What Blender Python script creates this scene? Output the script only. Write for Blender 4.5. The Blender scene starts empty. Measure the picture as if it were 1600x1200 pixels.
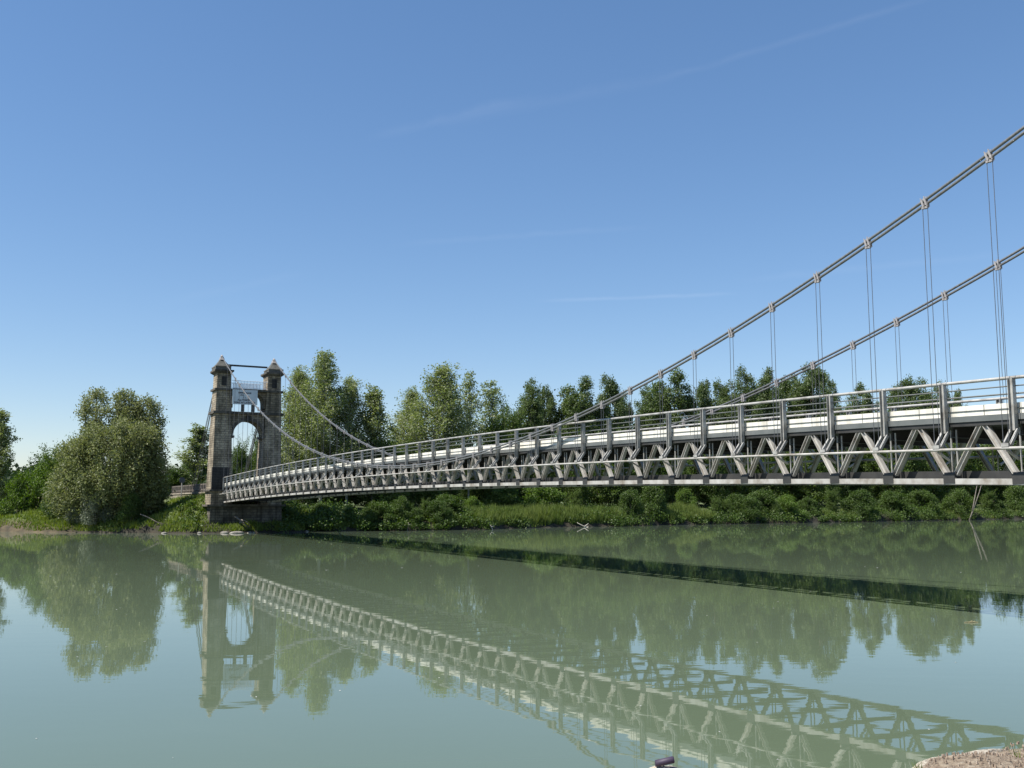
import bpy, math, random
import numpy as np
from mathutils import Vector, Matrix

scene = bpy.context.scene
C = scene.collection

# ------------------------------------------------------------------ camera
F_PX, PITCH, CAM_Z = 1555.0, 0.1195, 3.667
cam_d = bpy.data.cameras.new('camera')
cam_d.sensor_width = 36.0
cam_d.lens = F_PX / 1600.0 * 36.0
cam_d.clip_start = 0.1
cam_d.clip_end = 12000.0
cam = bpy.data.objects.new('camera', cam_d)
cam.location = (0, 0, CAM_Z)
cam.rotation_euler = (math.pi / 2 + PITCH, 0, 0)
C.objects.link(cam)
scene.camera = cam

# bridge frame: t runs along the bridge to the far bank, off is the distance to the viewer's side of the near truss
X0, TH, PAN, K0 = 30.6, 0.486, 2.4, 13.88
DV = np.array([-math.sin(TH), math.cos(TH)])
NV = np.array([math.cos(TH), math.sin(TH)])

# ------------------------------------------------------------------ light
SUN_EL = math.radians(55.0)
hx = -NV + 0.12 * DV
hx = hx / np.linalg.norm(hx)
sun_dir = Vector((hx[0] * math.cos(SUN_EL), hx[1] * math.cos(SUN_EL), math.sin(SUN_EL)))
sun_rot = math.atan2(hx[0], hx[1])
sd = bpy.data.lights.new('sun', 'SUN')
sd.energy = 5.0
sd.angle = math.radians(0.5)
sd.color = (1.0, 0.955, 0.88)
so = bpy.data.objects.new('sun', sd)
so.rotation_euler = sun_dir.to_track_quat('Z', 'Y').to_euler()
so.location = (-60, 20, 120)
C.objects.link(so)

world = bpy.data.worlds.new('World')
scene.world = world
world.use_nodes = True
wt = world.node_tree
for n_ in list(wt.nodes):
    wt.nodes.remove(n_)


def N(tree, kind, **kw):
    n = tree.nodes.new(kind)
    for k, v in kw.items():
        setattr(n, k, v)
    return n


def math_node(tree, op, a, b=None, clamp=False):
    n = N(tree, 'ShaderNodeMath', operation=op, use_clamp=clamp)
    for i, v in enumerate((a, b)):
        if v is None:
            continue
        if isinstance(v, (int, float)):
            n.inputs[i].default_value = v
        else:
            tree.links.new(v, n.inputs[i])
    return n.outputs[0]


sky = N(wt, 'ShaderNodeTexSky', sky_type='NISHITA')
sky.sun_disc = False
sky.sun_elevation = SUN_EL
sky.sun_rotation = sun_rot
sky.altitude = 0
sky.air_density = 1.0
sky.dust_density = 0.15
sky.ozone_density = 4.0
bg = N(wt, 'ShaderNodeBackground')
bg.inputs['Strength'].default_value = 0.122
wo = N(wt, 'ShaderNodeOutputWorld')
wt.links.new(bg.outputs[0], wo.inputs[0])
# thin contrails, high in the real sky (fixed directions)
tc = N(wt, 'ShaderNodeTexCoord')


def pix_dir(px, py):
    a = (px - 800) / F_PX
    b = -(py - 600) / F_PX
    v = Vector((a, math.cos(PITCH) - b * math.sin(PITCH), math.sin(PITCH) + b * math.cos(PITCH)))
    return v.normalized()


wn = N(wt, 'ShaderNodeTexNoise')
wn.inputs['Scale'].default_value = 26.0
wn.inputs['Detail'].default_value = 5.0
wt.links.new(tc.outputs['Generated'], wn.inputs['Vector'])
mask_sum = None
for (ax, ay, bx_, by_, width, amt) in ((1040, 122, 1450, -2, 0.0042, 0.11), (590, 212, 830, 152, 0.007, 0.10), (860, 470, 1130, 460, 0.0026, 0.26),
                                       (1180, 436, 1560, 398, 0.005, 0.10), (640, 380, 1000, 355, 0.004, 0.10), (270, 470, 480, 425, 0.006, 0.06),
                                       (700, 190, 1040, 120, 0.008, 0.07)):
    a_, b_ = pix_dir(ax, ay), pix_dir(bx_, by_)
    nn = a_.cross(b_).normalized()
    mid = (a_ + b_).normalized()
    half = a_.angle(b_) / 2
    d1 = N(wt, 'ShaderNodeVectorMath', operation='DOT_PRODUCT')
    wt.links.new(tc.outputs['Generated'], d1.inputs[0])
    d1.inputs[1].default_value = nn
    d2 = N(wt, 'ShaderNodeVectorMath', operation='DOT_PRODUCT')
    wt.links.new(tc.outputs['Generated'], d2.inputs[0])
    d2.inputs[1].default_value = mid
    wob = math_node(wt, 'MULTIPLY', math_node(wt, 'SUBTRACT', wn.outputs['Fac'], 0.5), width * 1.6)
    dist = math_node(wt, 'ABSOLUTE', math_node(wt, 'ADD', d1.outputs['Value'], wob))
    m1 = math_node(wt, 'SUBTRACT', 1.0, math_node(wt, 'DIVIDE', dist, width), clamp=True)
    mr = N(wt, 'ShaderNodeMapRange', interpolation_type='SMOOTHSTEP')
    wt.links.new(d2.outputs['Value'], mr.inputs['Value'])
    mr.inputs['From Min'].default_value = math.cos(half * 1.25)
    mr.inputs['From Max'].default_value = math.cos(half * 0.55)
    tot = math_node(wt, 'MULTIPLY', math_node(wt, 'MULTIPLY', m1, mr.outputs[0]), amt * 0.2)
    tot = math_node(wt, 'MULTIPLY', tot, math_node(wt, 'MULTIPLY', wn.outputs['Fac'], 1.5))
    mask_sum = tot if mask_sum is None else math_node(wt, 'ADD', mask_sum, tot)
mixw = N(wt, 'ShaderNodeMixRGB')
wt.links.new(mask_sum, mixw.inputs['Fac'])
hs = N(wt, 'ShaderNodeHueSaturation')
hs.inputs['Saturation'].default_value = 1.22
gm_ = N(wt, 'ShaderNodeGamma')          # softens the sky's brightness range to the photograph's
gm_.inputs[1].default_value = 0.8
wt.links.new(sky.outputs[0], gm_.inputs[0])
wt.links.new(gm_.outputs[0], hs.inputs['Color'])
wt.links.new(hs.outputs[0], mixw.inputs[1])
mixw.inputs[2].default_value = (6.5, 6.9, 7.2, 1)
tn_ = N(wt, 'ShaderNodeMixRGB', blend_type='MULTIPLY')
tn_.inputs['Fac'].default_value = 1.0
tn_.inputs[2].default_value = (1.0, 0.965, 1.0, 1)
wt.links.new(mixw.outputs[0], tn_.inputs[1])
wt.links.new(tn_.outputs[0], bg.inputs['Color'])

scene.view_settings.view_transform = 'Standard'
scene.view_settings.look = 'None'
scene.view_settings.gamma = 1.0
scene.view_settings.exposure = 0.72
scene.render.engine = 'CYCLES'
scene.cycles.max_bounces = 6
scene.cycles.transparent_max_bounces = 4

# ------------------------------------------------------------------ materials


def new_mat(name):
    m = bpy.data.materials.new(name)
    m.use_nodes = True
    t = m.node_tree
    b = t.nodes['Principled BSDF']
    return m, t, b


def noise_col(t, vec, scale, cols, detail=5.0, rough=0.6, pos=None):
    n = N(t, 'ShaderNodeTexNoise')
    n.inputs['Scale'].default_value = scale
    n.inputs['Detail'].default_value = detail
    n.inputs['Roughness'].default_value = rough
    if vec is not None:
        t.links.new(vec, n.inputs['Vector'])
    r = N(t, 'ShaderNodeValToRGB')
    pos = pos or [0.3 + 0.4 * i / (len(cols) - 1) for i in range(len(cols))]
    while len(r.color_ramp.elements) < len(cols):
        r.color_ramp.elements.new(0.5)
    for e, c, p in zip(r.color_ramp.elements, cols, pos):
        e.position = p
        e.color = (*c, 1)
    t.links.new(n.outputs['Fac'], r.inputs['Fac'])
    return r.outputs['Color'], n.outputs['Fac']


def simple(name, cols, scale=3.0, rough=0.6, metal=0.0, bump=0.0, stretch=None):
    m, t, b = new_mat(name)
    tcn = N(t, 'ShaderNodeTexCoord')
    v = tcn.outputs['Object']
    if stretch:
        mp = N(t, 'ShaderNodeMapping')
        mp.inputs['Scale'].default_value = stretch
        t.links.new(v, mp.inputs['Vector'])
        v = mp.outputs[0]
    col, fac = noise_col(t, v, scale, cols)
    t.links.new(col, b.inputs['Base Color'])
    b.inputs['Roughness'].default_value = rough
    b.inputs['Metallic'].default_value = metal
    if bump:
        bp = N(t, 'ShaderNodeBump')
        bp.inputs['Strength'].default_value = bump
        bp.inputs['Distance'].default_value = 0.05
        t.links.new(fac, bp.inputs['Height'])
        t.links.new(bp.outputs[0], b.inputs['Normal'])
    return m


M_STEEL = simple('galvanised_steel', [(0.17, 0.155, 0.135), (0.34, 0.33, 0.305), (0.44, 0.43, 0.40)], 2.2, 0.5, 0.15)
M_STEEL_PALE = simple('pale_galvanised_steel', [(0.20, 0.17, 0.135), (0.37, 0.352, 0.32), (0.47, 0.455, 0.425)], 1.7, 0.55, 0.1, stretch=(1.5, 1.0, 0.8))
M_STEEL_DARK = simple('dark_painted_steel', [(0.018, 0.018, 0.017), (0.04, 0.038, 0.035)], 1.8, 0.6)
M_FASCIA = simple('grey_fascia_steel', [(0.10, 0.11, 0.105), (0.155, 0.16, 0.155)], 1.1, 0.5, 0.1)
M_ROPE = simple('grey_wire_rope', [(0.12, 0.12, 0.12), (0.20, 0.20, 0.197)], 9.0, 0.42, 0.3)
M_HANGER = simple('dark_hanger_steel', [(0.06, 0.065, 0.075), (0.10, 0.105, 0.115)], 4.0, 0.85, 0.0)
M_CLAMP = simple('clamp_steel', [(0.24, 0.22, 0.21), (0.38, 0.355, 0.34)], 12.0, 0.5, 0.2)
M_PARAPET = simple('cream_parapet_paint', [(0.50, 0.47, 0.40), (0.68, 0.655, 0.575), (0.73, 0.71, 0.64)], 1.3, 0.6, stretch=(1, 2.2, 0.35))
M_ASPHALT = simple('asphalt', [(0.045, 0.045, 0.045), (0.065, 0.063, 0.06)], 6.0, 0.9)
M_WHITE = simple('white_paint', [(0.60, 0.63, 0.68), (0.74, 0.76, 0.80)], 3.0, 0.5)
M_SIGN = simple('grey_sign_face', [(0.46, 0.51, 0.54), (0.57, 0.62, 0.65)], 1.0, 0.5)
M_INK = simple('dark_lettering', [(0.03, 0.035, 0.05), (0.05, 0.05, 0.07)], 3.0, 0.6)
M_TUBE = simple('dark_purple_tube', [(0.03, 0.02, 0.04), (0.05, 0.032, 0.06)], 30.0, 0.6)
M_BLOCK = simple('pale_pitted_stone', [(0.20, 0.16, 0.12), (0.40, 0.35, 0.27), (0.50, 0.46, 0.38)], 45.0, 0.9, 0, 0.6)
M_ROCK = simple('pale_river_rock', [(0.12, 0.11, 0.095), (0.30, 0.28, 0.25)], 3.5, 0.9, 0, 0.5)
M_DRIFT = simple('bleached_driftwood', [(0.34, 0.30, 0.25), (0.55, 0.51, 0.45)], 5.0, 0.85)
M_BARK = simple('grey_brown_bark', [(0.08, 0.065, 0.05), (0.19, 0.165, 0.13)], 3.0, 0.95, 0, 0.5, stretch=(3, 3, 0.6))
M_BARK_PALE = simple('pale_poplar_bark', [(0.16, 0.15, 0.12), (0.34, 0.33, 0.28)], 2.0, 0.95, stretch=(2, 2, 0.6))
M_WOOD = simple('dead_grey_wood', [(0.10, 0.085, 0.07), (0.22, 0.195, 0.165)], 3.0, 0.9)
M_RUST = simple('weathered_timber_rail', [(0.12, 0.10, 0.085), (0.22, 0.19, 0.16)], 4.0, 0.8)
M_SIGNBACK = simple('grey_sign_back', [(0.07, 0.08, 0.09), (0.11, 0.12, 0.13)], 2.0, 0.5, 0.2)
M_ROOF = simple('dark_lead_roof', [(0.05, 0.05, 0.045), (0.10, 0.10, 0.085)], 2.5, 0.75)


def stone_mat(name, ca, cb, mortar, stain, bw=0.95, bh=0.34):
    m, t, b = new_mat(name)
    tcn = N(t, 'ShaderNodeTexCoord')
    sep = N(t, 'ShaderNodeSeparateXYZ')
    t.links.new(tcn.outputs['Object'], sep.inputs[0])
    sn = N(t, 'ShaderNodeSeparateXYZ')
    t.links.new(tcn.outputs['Normal'], sn.inputs[0])
    ax = math_node(t, 'GREATER_THAN', math_node(t, 'ABSOLUTE', sn.outputs['X']), 0.5)
    mix = N(t, 'ShaderNodeMix')
    t.links.new(ax, mix.inputs['Factor'])
    t.links.new(sep.outputs['X'], mix.inputs['A'])
    t.links.new(sep.outputs['Y'], mix.inputs['B'])
    cmb = N(t, 'ShaderNodeCombineXYZ')
    t.links.new(mix.outputs[0], cmb.inputs['X'])
    t.links.new(sep.outputs['Z'], cmb.inputs['Y'])
    br = N(t, 'ShaderNodeTexBrick')
    br.offset = 0.5
    br.inputs['Scale'].default_value = 1.0
    br.inputs['Brick Width'].default_value = bw
    br.inputs['Row Height'].default_value = bh
    br.inputs['Mortar Size'].default_value = 0.03
    br.inputs['Bias'].default_value = -0.1
    br.inputs['Color1'].default_value = (*ca, 1)
    br.inputs['Color2'].default_value = (*cb, 1)
    br.inputs['Mortar'].default_value = (*mortar, 1)
    t.links.new(cmb.outputs[0], br.inputs['Vector'])
    sc, sf = noise_col(t, tcn.outputs['Object'], 0.55, [stain, (1, 1, 1)], 6, 0.65, [0.38, 0.62])
    mu = N(t, 'ShaderNodeMixRGB', blend_type='MULTIPLY')
    mu.inputs['Fac'].default_value = 0.85
    t.links.new(br.outputs['Color'], mu.inputs[1])
    t.links.new(sc, mu.inputs[2])
    sc2, sf2 = noise_col(t, tcn.outputs['Object'], 6.0, [(0.62, 0.62, 0.62), (1.1, 1.08, 1.05)], 4, 0.7)
    mu2 = N(t, 'ShaderNodeMixRGB', blend_type='MULTIPLY')
    mu2.inputs['Fac'].default_value = 1.0
    t.links.new(mu.outputs[0], mu2.inputs[1])
    t.links.new(sc2, mu2.inputs[2])
    smp = N(t, 'ShaderNodeMapping')
    smp.inputs['Scale'].default_value = (1.6, 1.6, 0.12)
    t.links.new(tcn.outputs['Object'], smp.inputs['Vector'])
    sc3, sf3 = noise_col(t, smp.outputs[0], 1.5, [(0.42, 0.41, 0.38), (1.0, 1.0, 1.0), (1.08, 1.06, 1.02)], 5, 0.6, [0.36, 0.52, 0.68])
    mu3 = N(t, 'ShaderNodeMixRGB', blend_type='MULTIPLY')
    mu3.inputs['Fac'].default_value = 0.9
    t.links.new(mu2.outputs[0], mu3.inputs[1])
    t.links.new(sc3, mu3.inputs[2])
    t.links.new(mu3.outputs[0], b.inputs['Base Color'])
    b.inputs['Roughness'].default_value = 0.9
    bp = N(t, 'ShaderNodeBump')
    bp.inputs['Strength'].default_value = 0.6
    bp.inputs['Distance'].default_value = 0.05
    t.links.new(br.outputs['Fac'], bp.inputs['Height'])
    bp.invert = True
    t.links.new(bp.outputs[0], b.inputs['Normal'])
    return m


M_STONE = stone_mat('weathered_limestone_blocks', (0.50, 0.43, 0.32), (0.31, 0.265, 0.20), (0.19, 0.165, 0.13), (0.30, 0.285, 0.25), 0.85, 0.29)
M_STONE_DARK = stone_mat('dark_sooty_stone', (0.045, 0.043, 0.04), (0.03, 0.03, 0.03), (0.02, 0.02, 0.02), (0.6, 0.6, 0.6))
M_STONE_SHADE = stone_mat('shade_toned_pier_stone', (0.20, 0.18, 0.145), (0.10, 0.092, 0.078), (0.06, 0.055, 0.05), (0.30, 0.30, 0.28))  # pier stone coloured dark to carry the shade below the deck
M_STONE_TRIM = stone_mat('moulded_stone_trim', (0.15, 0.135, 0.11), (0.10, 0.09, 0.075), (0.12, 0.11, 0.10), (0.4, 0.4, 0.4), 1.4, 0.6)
M_WALLSTONE = stone_mat('pale_wall_masonry', (0.50, 0.45, 0.37), (0.38, 0.33, 0.27), (0.26, 0.23, 0.2), (0.6, 0.58, 0.55), 0.6, 0.25)


def leaf_mat(name, ca, cb, under, transl=0.3, rough=0.5):
    m, t, b = new_mat(name)
    at = N(t, 'ShaderNodeAttribute', attribute_name='tint')
    oi = N(t, 'ShaderNodeObjectInfo')
    f = math_node(t, 'ADD', math_node(t, 'MULTIPLY', at.outputs['Fac'], 0.8), math_node(t, 'MULTIPLY', oi.outputs['Random'], 0.3), clamp=True)
    mx = N(t, 'ShaderNodeMixRGB')
    t.links.new(f, mx.inputs['Fac'])
    mx.inputs[1].default_value = (*ca, 1)
    mx.inputs[2].default_value = (*cb, 1)
    ge = N(t, 'ShaderNodeNewGeometry')
    mu = N(t, 'ShaderNodeMixRGB')
    t.links.new(math_node(t, 'MULTIPLY', ge.outputs['Backfacing'], 0.75), mu.inputs['Fac'])
    t.links.new(mx.outputs[0], mu.inputs[1])
    mu.inputs[2].default_value = (*under, 1)
    t.links.new(mu.outputs[0], b.inputs['Base Color'])
    b.inputs['Roughness'].default_value = rough
    b.inputs['Specular IOR Level'].default_value = 0.22
    tr = N(t, 'ShaderNodeBsdfTranslucent')
    hsv = N(t, 'ShaderNodeHueSaturation')
    hsv.inputs['Saturation'].default_value = 1.25
    hsv.inputs['Value'].default_value = 1.3
    t.links.new(mx.outputs[0], hsv.inputs['Color'])
    t.links.new(hsv.outputs[0], tr.inputs['Color'])
    ms = N(t, 'ShaderNodeMixShader')
    ms.inputs[0].default_value = transl
    t.links.new(b.outputs[0], ms.inputs[1])
    t.links.new(tr.outputs[0], ms.inputs[2])
    t.links.new(ms.outputs[0], t.nodes['Material Output'].inputs[0])
    return m


L_PALE = leaf_mat('pale_poplar_leaf', (0.115, 0.155, 0.045), (0.25, 0.285, 0.105), (0.36, 0.38, 0.26), 0.40, 0.45)
L_DARK = leaf_mat('dark_poplar_leaf', (0.050, 0.084, 0.024), (0.122, 0.165, 0.048), (0.16, 0.19, 0.11), 0.30, 0.42)
L_ROUND = leaf_mat('mid_green_leaf', (0.045, 0.085, 0.017), (0.11, 0.16, 0.032), (0.12, 0.155, 0.06), 0.32, 0.5)
L_WILLOW = leaf_mat('olive_willow_leaf', (0.125, 0.15, 0.052), (0.25, 0.265, 0.115), (0.20, 0.22, 0.12), 0.36, 0.5)
L_SILVER = leaf_mat('silvery_willow_leaf', (0.11, 0.135, 0.08), (0.20, 0.22, 0.15), (0.24, 0.26, 0.2), 0.25, 0.5)
L_BUSH = leaf_mat('bush_leaf', (0.030, 0.060, 0.013), (0.10, 0.155, 0.030), (0.09, 0.12, 0.05), 0.28, 0.5)
L_BRIGHT = leaf_mat('bright_bush_leaf', (0.07, 0.13, 0.02), (0.14, 0.21, 0.04), (0.13, 0.17, 0.06), 0.32, 0.5)
L_GRASS = leaf_mat('bank_grass_blade', (0.10, 0.15, 0.026), (0.21, 0.26, 0.06), (0.14, 0.18, 0.05), 0.35, 0.6)
L_REED = leaf_mat('reed_blade', (0.07, 0.115, 0.022), (0.19, 0.22, 0.06), (0.15, 0.2, 0.06), 0.35, 0.55)
L_FAR = leaf_mat('far_wood_leaf', (0.022, 0.042, 0.014), (0.045, 0.07, 0.022), (0.06, 0.08, 0.04), 0.2, 0.6)

# water: murky glacial green under a clear reflecting surface
M_WATER, t, b = new_mat('river_water')
tcn = N(t, 'ShaderNodeNewGeometry')
col, fac = noise_col(t, tcn.outputs['Position'], 0.02, [(0.097, 0.128, 0.080), (0.110, 0.144, 0.092)], 3)
t.links.new(col, b.inputs['Base Color'])
b.inputs['Roughness'].default_value = 0.015
b.inputs['IOR'].default_value = 1.333
mp = N(t, 'ShaderNodeMapping')
mp.inputs['Rotation'].default_value = (0, 0, -TH)
mp.inputs['Scale'].default_value = (0.55, 1.5, 1.0)
t.links.new(tcn.outputs['Position'], mp.inputs['Vector'])
n1 = N(t, 'ShaderNodeTexNoise')
n1.inputs['Scale'].default_value = 1.1
n1.inputs['Detail'].default_value = 2.5
t.links.new(mp.outputs[0], n1.inputs['Vector'])
n2 = N(t, 'ShaderNodeTexNoise')
n2.inputs['Scale'].default_value = 0.16
n2.inputs['Detail'].default_value = 2.0
t.links.new(mp.outputs[0], n2.inputs['Vector'])
hsum = math_node(t, 'ADD', math_node(t, 'MULTIPLY', n1.outputs['Fac'], 0.35), n2.outputs['Fac'])
bp = N(t, 'ShaderNodeBump')
patch, pf = noise_col(t, tcn.outputs['Position'], 0.035, [(0.35, 0.35, 0.35), (1, 1, 1)], 2)
t.links.new(math_node(t, 'MULTIPLY', patch, 0.095), bp.inputs['Strength'])
bp.inputs['Distance'].default_value = 0.06
t.links.new(hsum, bp.inputs['Height'])
t.links.new(bp.outputs[0], b.inputs['Normal'])

# grassy far ground with bare soil at the water's edge
M_GROUND, t, b = new_mat('river_bank_soil_and_grass')
ge = N(t, 'ShaderNodeNewGeometry')
c1, f1 = noise_col(t, ge.outputs['Position'], 0.35, [(0.05, 0.07, 0.022), (0.085, 0.11, 0.035), (0.13, 0.14, 0.05)], 8)
c2, f2 = noise_col(t, ge.outputs['Position'], 0.9, [(0.012, 0.012, 0.007), (0.026, 0.022, 0.013), (0.045, 0.036, 0.022)], 8)
c3, f3 = noise_col(t, ge.outputs['Position'], 0.9, [(0.03, 0.024, 0.014), (0.075, 0.058, 0.032), (0.12, 0.092, 0.05)], 8)
sp = N(t, 'ShaderNodeSeparateXYZ')
t.links.new(ge.outputs['Position'], sp.inputs[0])
zz = math_node(t, 'ADD', sp.outputs['Z'], math_node(t, 'MULTIPLY', math_node(t, 'SUBTRACT', f2, 0.5), 1.2))
mr = N(t, 'ShaderNodeMapRange')
mr.inputs['From Min'].default_value = 1.2
mr.inputs['From Max'].default_value = 1.7
t.links.new(zz, mr.inputs['Value'])
mx = N(t, 'ShaderNodeMixRGB')
t.links.new(mr.outputs[0], mx.inputs['Fac'])
ms_ = N(t, 'ShaderNodeMapRange')          # eroded sandy bank west of the willow
ms_.inputs['From Min'].default_value = -54
ms_.inputs['From Max'].default_value = -59
t.links.new(sp.outputs['X'], ms_.inputs['Value'])
mxs = N(t, 'ShaderNodeMixRGB')
t.links.new(ms_.outputs[0], mxs.inputs['Fac'])
t.links.new(c2, mxs.inputs[1])
t.links.new(c3, mxs.inputs[2])
t.links.new(mxs.outputs[0], mx.inputs[1])
t.links.new(c1, mx.inputs[2])
t.links.new(mx.outputs[0], b.inputs['Base Color'])
b.inputs['Roughness'].default_value = 0.95
M_GRAVEL = simple('pinkish_gravel_path', [(0.11, 0.08, 0.055), (0.21, 0.16, 0.11), (0.32, 0.27, 0.20)], 22.0, 0.95, 0, 0.8)

# ------------------------------------------------------------------ mesh helpers
BASE = {}


def tag(o, label, cat, group=None, kind=None):
    if label:
        o['label'] = label
    if cat:
        o['category'] = cat
    if group:
        o['group'] = group
    if kind:
        o['kind'] = kind
    return o


def thing(name, label, cat, base, frame=False, group=None):
    """An Empty at the thing's base. frame=True: base and children are in bridge coordinates (x=-off, y=t, z)."""
    o = bpy.data.objects.new(name, None)
    o.empty_display_size = 0.5
    C.objects.link(o)
    if frame:
        o.location = (X0 + base[1] * DV[0] + base[0] * NV[0], base[1] * DV[1] + base[0] * NV[1], base[2])
        o.rotation_euler = (0, 0, TH)
    else:
        o.location = base
    BASE[o.name] = np.array(base, float)
    return tag(o, label, cat, group)


class MB:
    def __init__(self):
        self.v, self.f = [], []

    def quad(self, *pts):
        i = len(self.v)
        self.v.extend([tuple(p) for p in pts])
        self.f.append(tuple(range(i, i + len(pts))))

    def hexa(self, p):
        """p: eight corners, bottom four then top four, both counter-clockwise from above."""
        i = len(self.v)
        self.v.extend([tuple(q) for q in p])
        for f in ((3, 2, 1, 0), (4, 5, 6, 7), (0, 1, 5, 4), (1, 2, 6, 5), (2, 3, 7, 6), (3, 0, 4, 7)):
            self.f.append(tuple(i + k for k in f))

    def box(self, x0, x1, y0, y1, z0, z1):
        self.hexa([(x0, y0, z0), (x1, y0, z0), (x1, y1, z0), (x0, y1, z0), (x0, y0, z1), (x1, y0, z1), (x1, y1, z1), (x0, y1, z1)])

    def frustum(self, b0, z0, b1, z1):
        (xa, xb, ya, yb), (xc, xd, yc, yd) = b0, b1
        self.hexa([(xa, ya, z0), (xb, ya, z0), (xb, yb, z0), (xa, yb, z0), (xc, yc, z1), (xd, yc, z1), (xd, yd, z1), (xc, yd, z1)])

    def beam(self, p0, p1, w, h, side=(1, 0, 0)):
        """rectangular bar; w along side, h across it."""
        p0, p1 = np.array(p0, float), np.array(p1, float)
        a = p1 - p0
        a /= np.linalg.norm(a)
        s = np.array(side, float)
        s = s - a * (s @ a)
        s /= np.linalg.norm(s)
        u = np.cross(s, a)
        s, u = s * w / 2, u * h / 2
        self.hexa([p0 - s - u, p0 + s - u, p1 + s - u, p1 - s - u, p0 - s + u, p0 + s + u, p1 + s + u, p1 - s + u])

    def hbeam(self, p0, p1, w, h, th=0.025, side=(1, 0, 0)):
        p0, p1 = np.array(p0, float), np.array(p1, float)
        a = p1 - p0
        a /= np.linalg.norm(a)
        s = np.array(side, float)
        s = s - a * (s @ a)
        s /= np.linalg.norm(s)
        u = np.cross(s, a)
        for k in (-1, 1):
            o = u * k * (h / 2 - th / 2)
            self.beam(p0 + o, p1 + o, w, th, side)
        self.beam(p0, p1, th, h - 2 * th, side)

    def tube(self, pts, r, n=6, cap=True):
        pts = [np.array(p, float) for p in pts]
        rs = r if isinstance(r, (list, tuple, np.ndarray)) else [r] * len(pts)
        i0 = len(self.v)
        for k, p in enumerate(pts):
            a = pts[min(k + 1, len(pts) - 1)] - pts[max(k - 1, 0)]
            a = a / (np.linalg.norm(a) + 1e-9)
            ref = np.array([1.0, 0, 0]) if abs(a[2]) > 0.8 else np.array([0, 0, 1.0])
            s = np.cross(a, ref)
            s /= np.linalg.norm(s)
            u = np.cross(s, a)
            for j in range(n):
                an = 2 * math.pi * j / n
                q = p + (s * math.cos(an) + u * math.sin(an)) * rs[k]
                self.v.append(tuple(q))
        for k in range(len(pts) - 1):
            for j in range(n):
                a0 = i0 + k * n + j
                a1 = i0 + k * n + (j + 1) % n
                self.f.append((a0, a0 + n, a1 + n, a1))
        if cap:
            self.f.append(tuple(i0 + j for j in range(n)))
            e = i0 + (len(pts) - 1) * n
            self.f.append(tuple(e + j for j in reversed(range(n))))

    def build(self, name, mat, parent=None, root=None, smooth=False, base=None):
        me = bpy.data.meshes.new(name)
        v = np.array(self.v, float).reshape(-1, 3)
        r = root or parent
        if base is not None:
            v = v - np.array(base, float)
        elif r is not None:
            v = v - BASE[r.name]
        me.from_pydata([tuple(p) for p in v], [], self.f)
        me.materials.append(mat)
        if smooth:
            me.polygons.foreach_set('use_smooth', [True] * len(me.polygons))
        me.update()
        o = bpy.data.objects.new(name, me)
        C.objects.link(o)
        if parent is not None:
            o.parent = parent
        elif base is not None:
            o.location = base
        return o


def quads_obj(name, verts, tint, mat, parent=None, loc=None):
    """verts (N,k,3) -> one mesh of N k-gons with a per-corner tint attribute."""
    nq, k = verts.shape[:2]
    me = bpy.data.meshes.new(name)
    me.vertices.add(nq * k)
    me.vertices.foreach_set('co', verts.astype(np.float32).ravel())
    me.loops.add(nq * k)
    me.loops.foreach_set('vertex_index', np.arange(nq * k, dtype=np.int32))
    me.polygons.add(nq)
    me.polygons.foreach_set('loop_start', np.arange(0, nq * k, k, dtype=np.int32))
    me.update(calc_edges=True)
    a = me.attributes.new('tint', 'FLOAT', 'POINT')
    a.data.foreach_set('value', np.repeat(tint, k).astype(np.float32))
    me.materials.append(mat)
    o = bpy.data.objects.new(name, me)
    C.objects.link(o)
    if parent is not None:
        o.parent = parent
    if loc is not None:
        o.location = loc
    return o


def leaf_quads(P, size, rng, up=0.35, aspect=0.6):
    n = len(P)
    nn = rng.normal(size=(n, 3))
    nn[:, 2] += up
    nn /= np.linalg.norm(nn, axis=1)[:, None]
    t1 = np.cross(nn, rng.normal(size=(n, 3)))
    t1 /= np.linalg.norm(t1, axis=1)[:, None] + 1e-9
    t2 = np.cross(nn, t1)
    L = (size * rng.uniform(0.65, 1.35, n))[:, None]
    return np.stack([P + t1 * L * 0.5, P + t2 * L * 0.5 * aspect, P - t1 * L * 0.5, P - t2 * L * 0.5 * aspect], 1)


# ------------------------------------------------------------------ terrain functions
SH = [(-2600, 420), (-900, 260), (-400, 205), (-196.6, 171.7), (-137.9, 160.5), (-103.3, 158.0), (-85.4, 154.9), (-63.2, 150.2), (-50.9, 148.6), (-37.8, 143.4),
      (-24.1, 141.2), (-17.5, 142.0), (-11, 143.2), (-6.5, 142.0), (-1.1, 141.2), (4, 141.4), (10.8, 147.5), (17.7, 154.3), (24.8, 162.5), (40, 172), (100, 186), (400, 215), (2600, 300)]
SHO = np.array([s[0] for s in SH], float)
SHT = np.array([s[1] for s in SH], float)


def shore_t(off):
    off = np.asarray(off, float)
    return np.interp(off, SHO, SHT) + 0.35 * np.sin(off * 0.9) + 0.25 * np.sin(off * 2.3 + 1) + 0.5 * np.sin(off * 0.23)


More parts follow.
